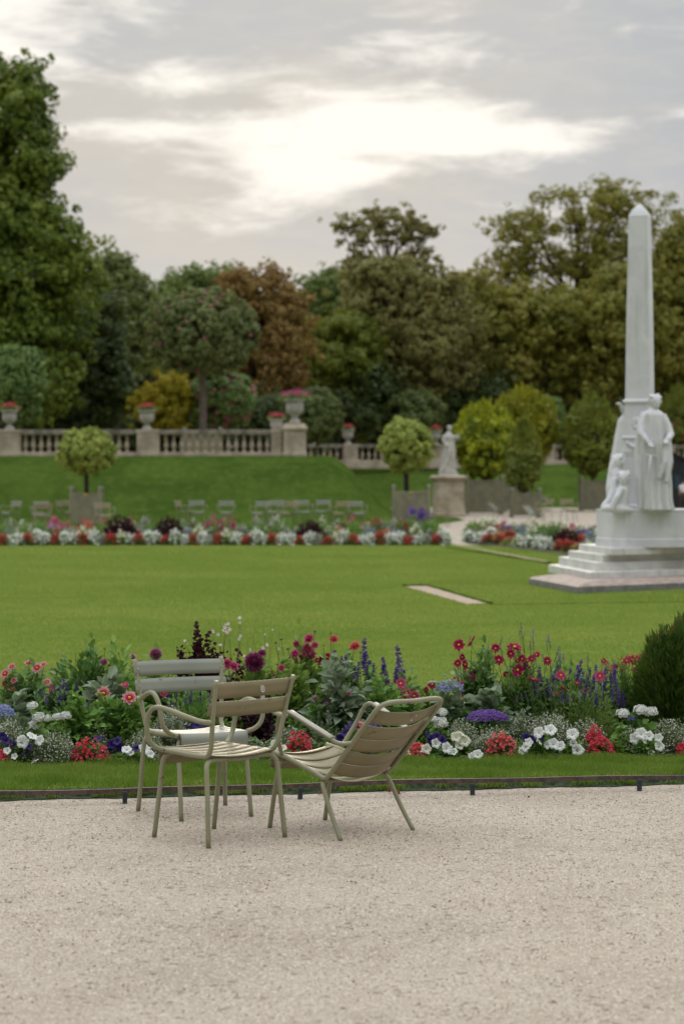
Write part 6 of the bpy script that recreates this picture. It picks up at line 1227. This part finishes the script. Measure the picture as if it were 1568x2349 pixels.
for i, px in enumerate(reds):
    put('red', px, dfar(px), 1232 + g.randint(-4, 4), 'small red begonia clump in the front row of the far bed', g.uniform(.8, 1.15))
    nx = reds[i + 1] if i + 1 < len(reds) else 1022
    for q in range(2): put('white' if (i + q) % 4 else ('silver' if i % 2 else 'cream'), px + (nx - px) * (.36 + .30 * q), dfar(px) + g.uniform(0, .15), 1231 + g.randint(-5, 5), 'low white or silver clump between the red begonias of the far front row', g.uniform(.8, 1.1))
MIDL = 'mixed flower clump in the middle rows of the far bed'
special = [('dark', 276, 64.9, 1182, 'burgundy plant right of the left citrus tub in the far bed', 1.15), ('dark', 386, 64.9, 1184, 'burgundy plant left of the far pair of chairs', .95), ('dark', 712, 64.9, 1193, 'round burgundy plant right of centre in the far bed', .95), ('blue', 122, 65, 1209, 'blue violet clump under the left citrus tub', 1.1), ('magenta', 492, 65.4, 1188, 'pink magenta flower mass left of centre in the far bed', 1.1), ('magenta', 520, 65.5, 1190, 'second pink magenta mass beside the larger one', .95), ('violet', 948, 65.7, 1176, 'violet spikes in front of the right citrus tub', 1.0), ('violet', 975, 65.7, 1182, 'violet spikes at the right end of the far bed', .8), ('deepgreen', 965, 65.2, 1200, 'dark green plant at the right end of the far bed', 1.1), ('blue', 848, 65, 1217, 'lilac blue clump near the right end of the far bed', 1.1), ('blue', 905, 65, 1220, 'small lilac blue clump beside the dark green plant', .8), ('crimson', 868, 65.5, 1195, 'crimson flower clump under the right citrus tree', 1.0), ('crimson', 922, 65.4, 1200, 'crimson flowers left of the dark green plant', .9), ('blue', 430, 65.2, 1216, 'small blue clump in the middle of the far bed', .7), ('pink', 300, 65.3, 1195, 'red pink flowers beside the first burgundy plant', .7), ('palepink', 740, 65.7, 1186, 'pale pink dahlias right of the round burgundy plant', .9), ('palepink', 640, 65.7, 1184, 'pale tall plant left of the round burgundy plant', .8)]
for sp in special: put(*sp)
cyc = ['frost', 'coral', 'green', 'silver', 'palepink', 'sage', 'lime', 'frost', 'green', 'green', 'sage', 'silver', 'pink', 'deepgreen', 'frost', 'green']
for row, (dd, top) in enumerate(((.65, 1216), (1.15, 1206), (1.7, 1197), (2.2, 1192))):
    for i, px in enumerate(range(-20, 1005, 36)):
        kd_ = cyc[(i * 5 + row * 3) % len(cyc)]
        if row == 0: kd_ = ['frost', 'silver', 'green', 'sage', 'cream', 'coral', 'green'][(i * 3) % 7]
        if px < 330 and row > 0 and i % 2 == 0: kd_ = ['coral', 'pink', 'palepink'][i % 3]
        t = top + g.randint(-5, 7) + (0 if px < 160 else 3)
        put(kd_, px + g.uniform(-8, 8), dfar(px) + dd + g.uniform(-.1, .1), t, MIDL if row < 3 else 'mixed flower clump at the back of the far bed by the chairs', g.uniform(.85, 1.15)) if not any(abs(px - q) < 34 for q in (276, 386, 712)) or row > 1 else None
# side bed right, running toward the monument
for row in range(4):
    for i in range(14):
        t = i / 13; px = 1078 + t * 292 + row * 3; pyb = 1244 + t * 33 - row * (6 + 4 * t); d = GD(pyb); top = pyb - (17 + row * 4 + 8 * t)
        kd_ = [['white', 'cream', 'red', 'white', 'white', 'coral', 'red'], ['white', 'silver', 'blue', 'coral', 'frost', 'green', 'red'], ['violet', 'crimson', 'deepgreen', 'blue', 'coral', 'frost', 'cream'], ['cream', 'palepink', 'cream', 'lime', 'silver', 'pink', 'cream']][row][(i * 3 + row) % 7]
        put(kd_, px + g.uniform(-4, 4), d, top, ['low flower clump on the front edge of the side bed by the monument', 'flower clump in the second row of the side bed', 'flower clump in the third row of the side bed', 'pale flower clump at the back of the side bed'][row], .9 * d / 62)
put('dark', 1296, 60.5, 1212, 'burgundy plant in the side bed left of the monument steps', .95); put('deepgreen', 1262, 62, 1204, 'dark green plant in the middle of the side bed', 1.1); put('deepgreen', 1280, 62.5, 1202, 'dark green plant beside the burgundy one in the side bed', .9)
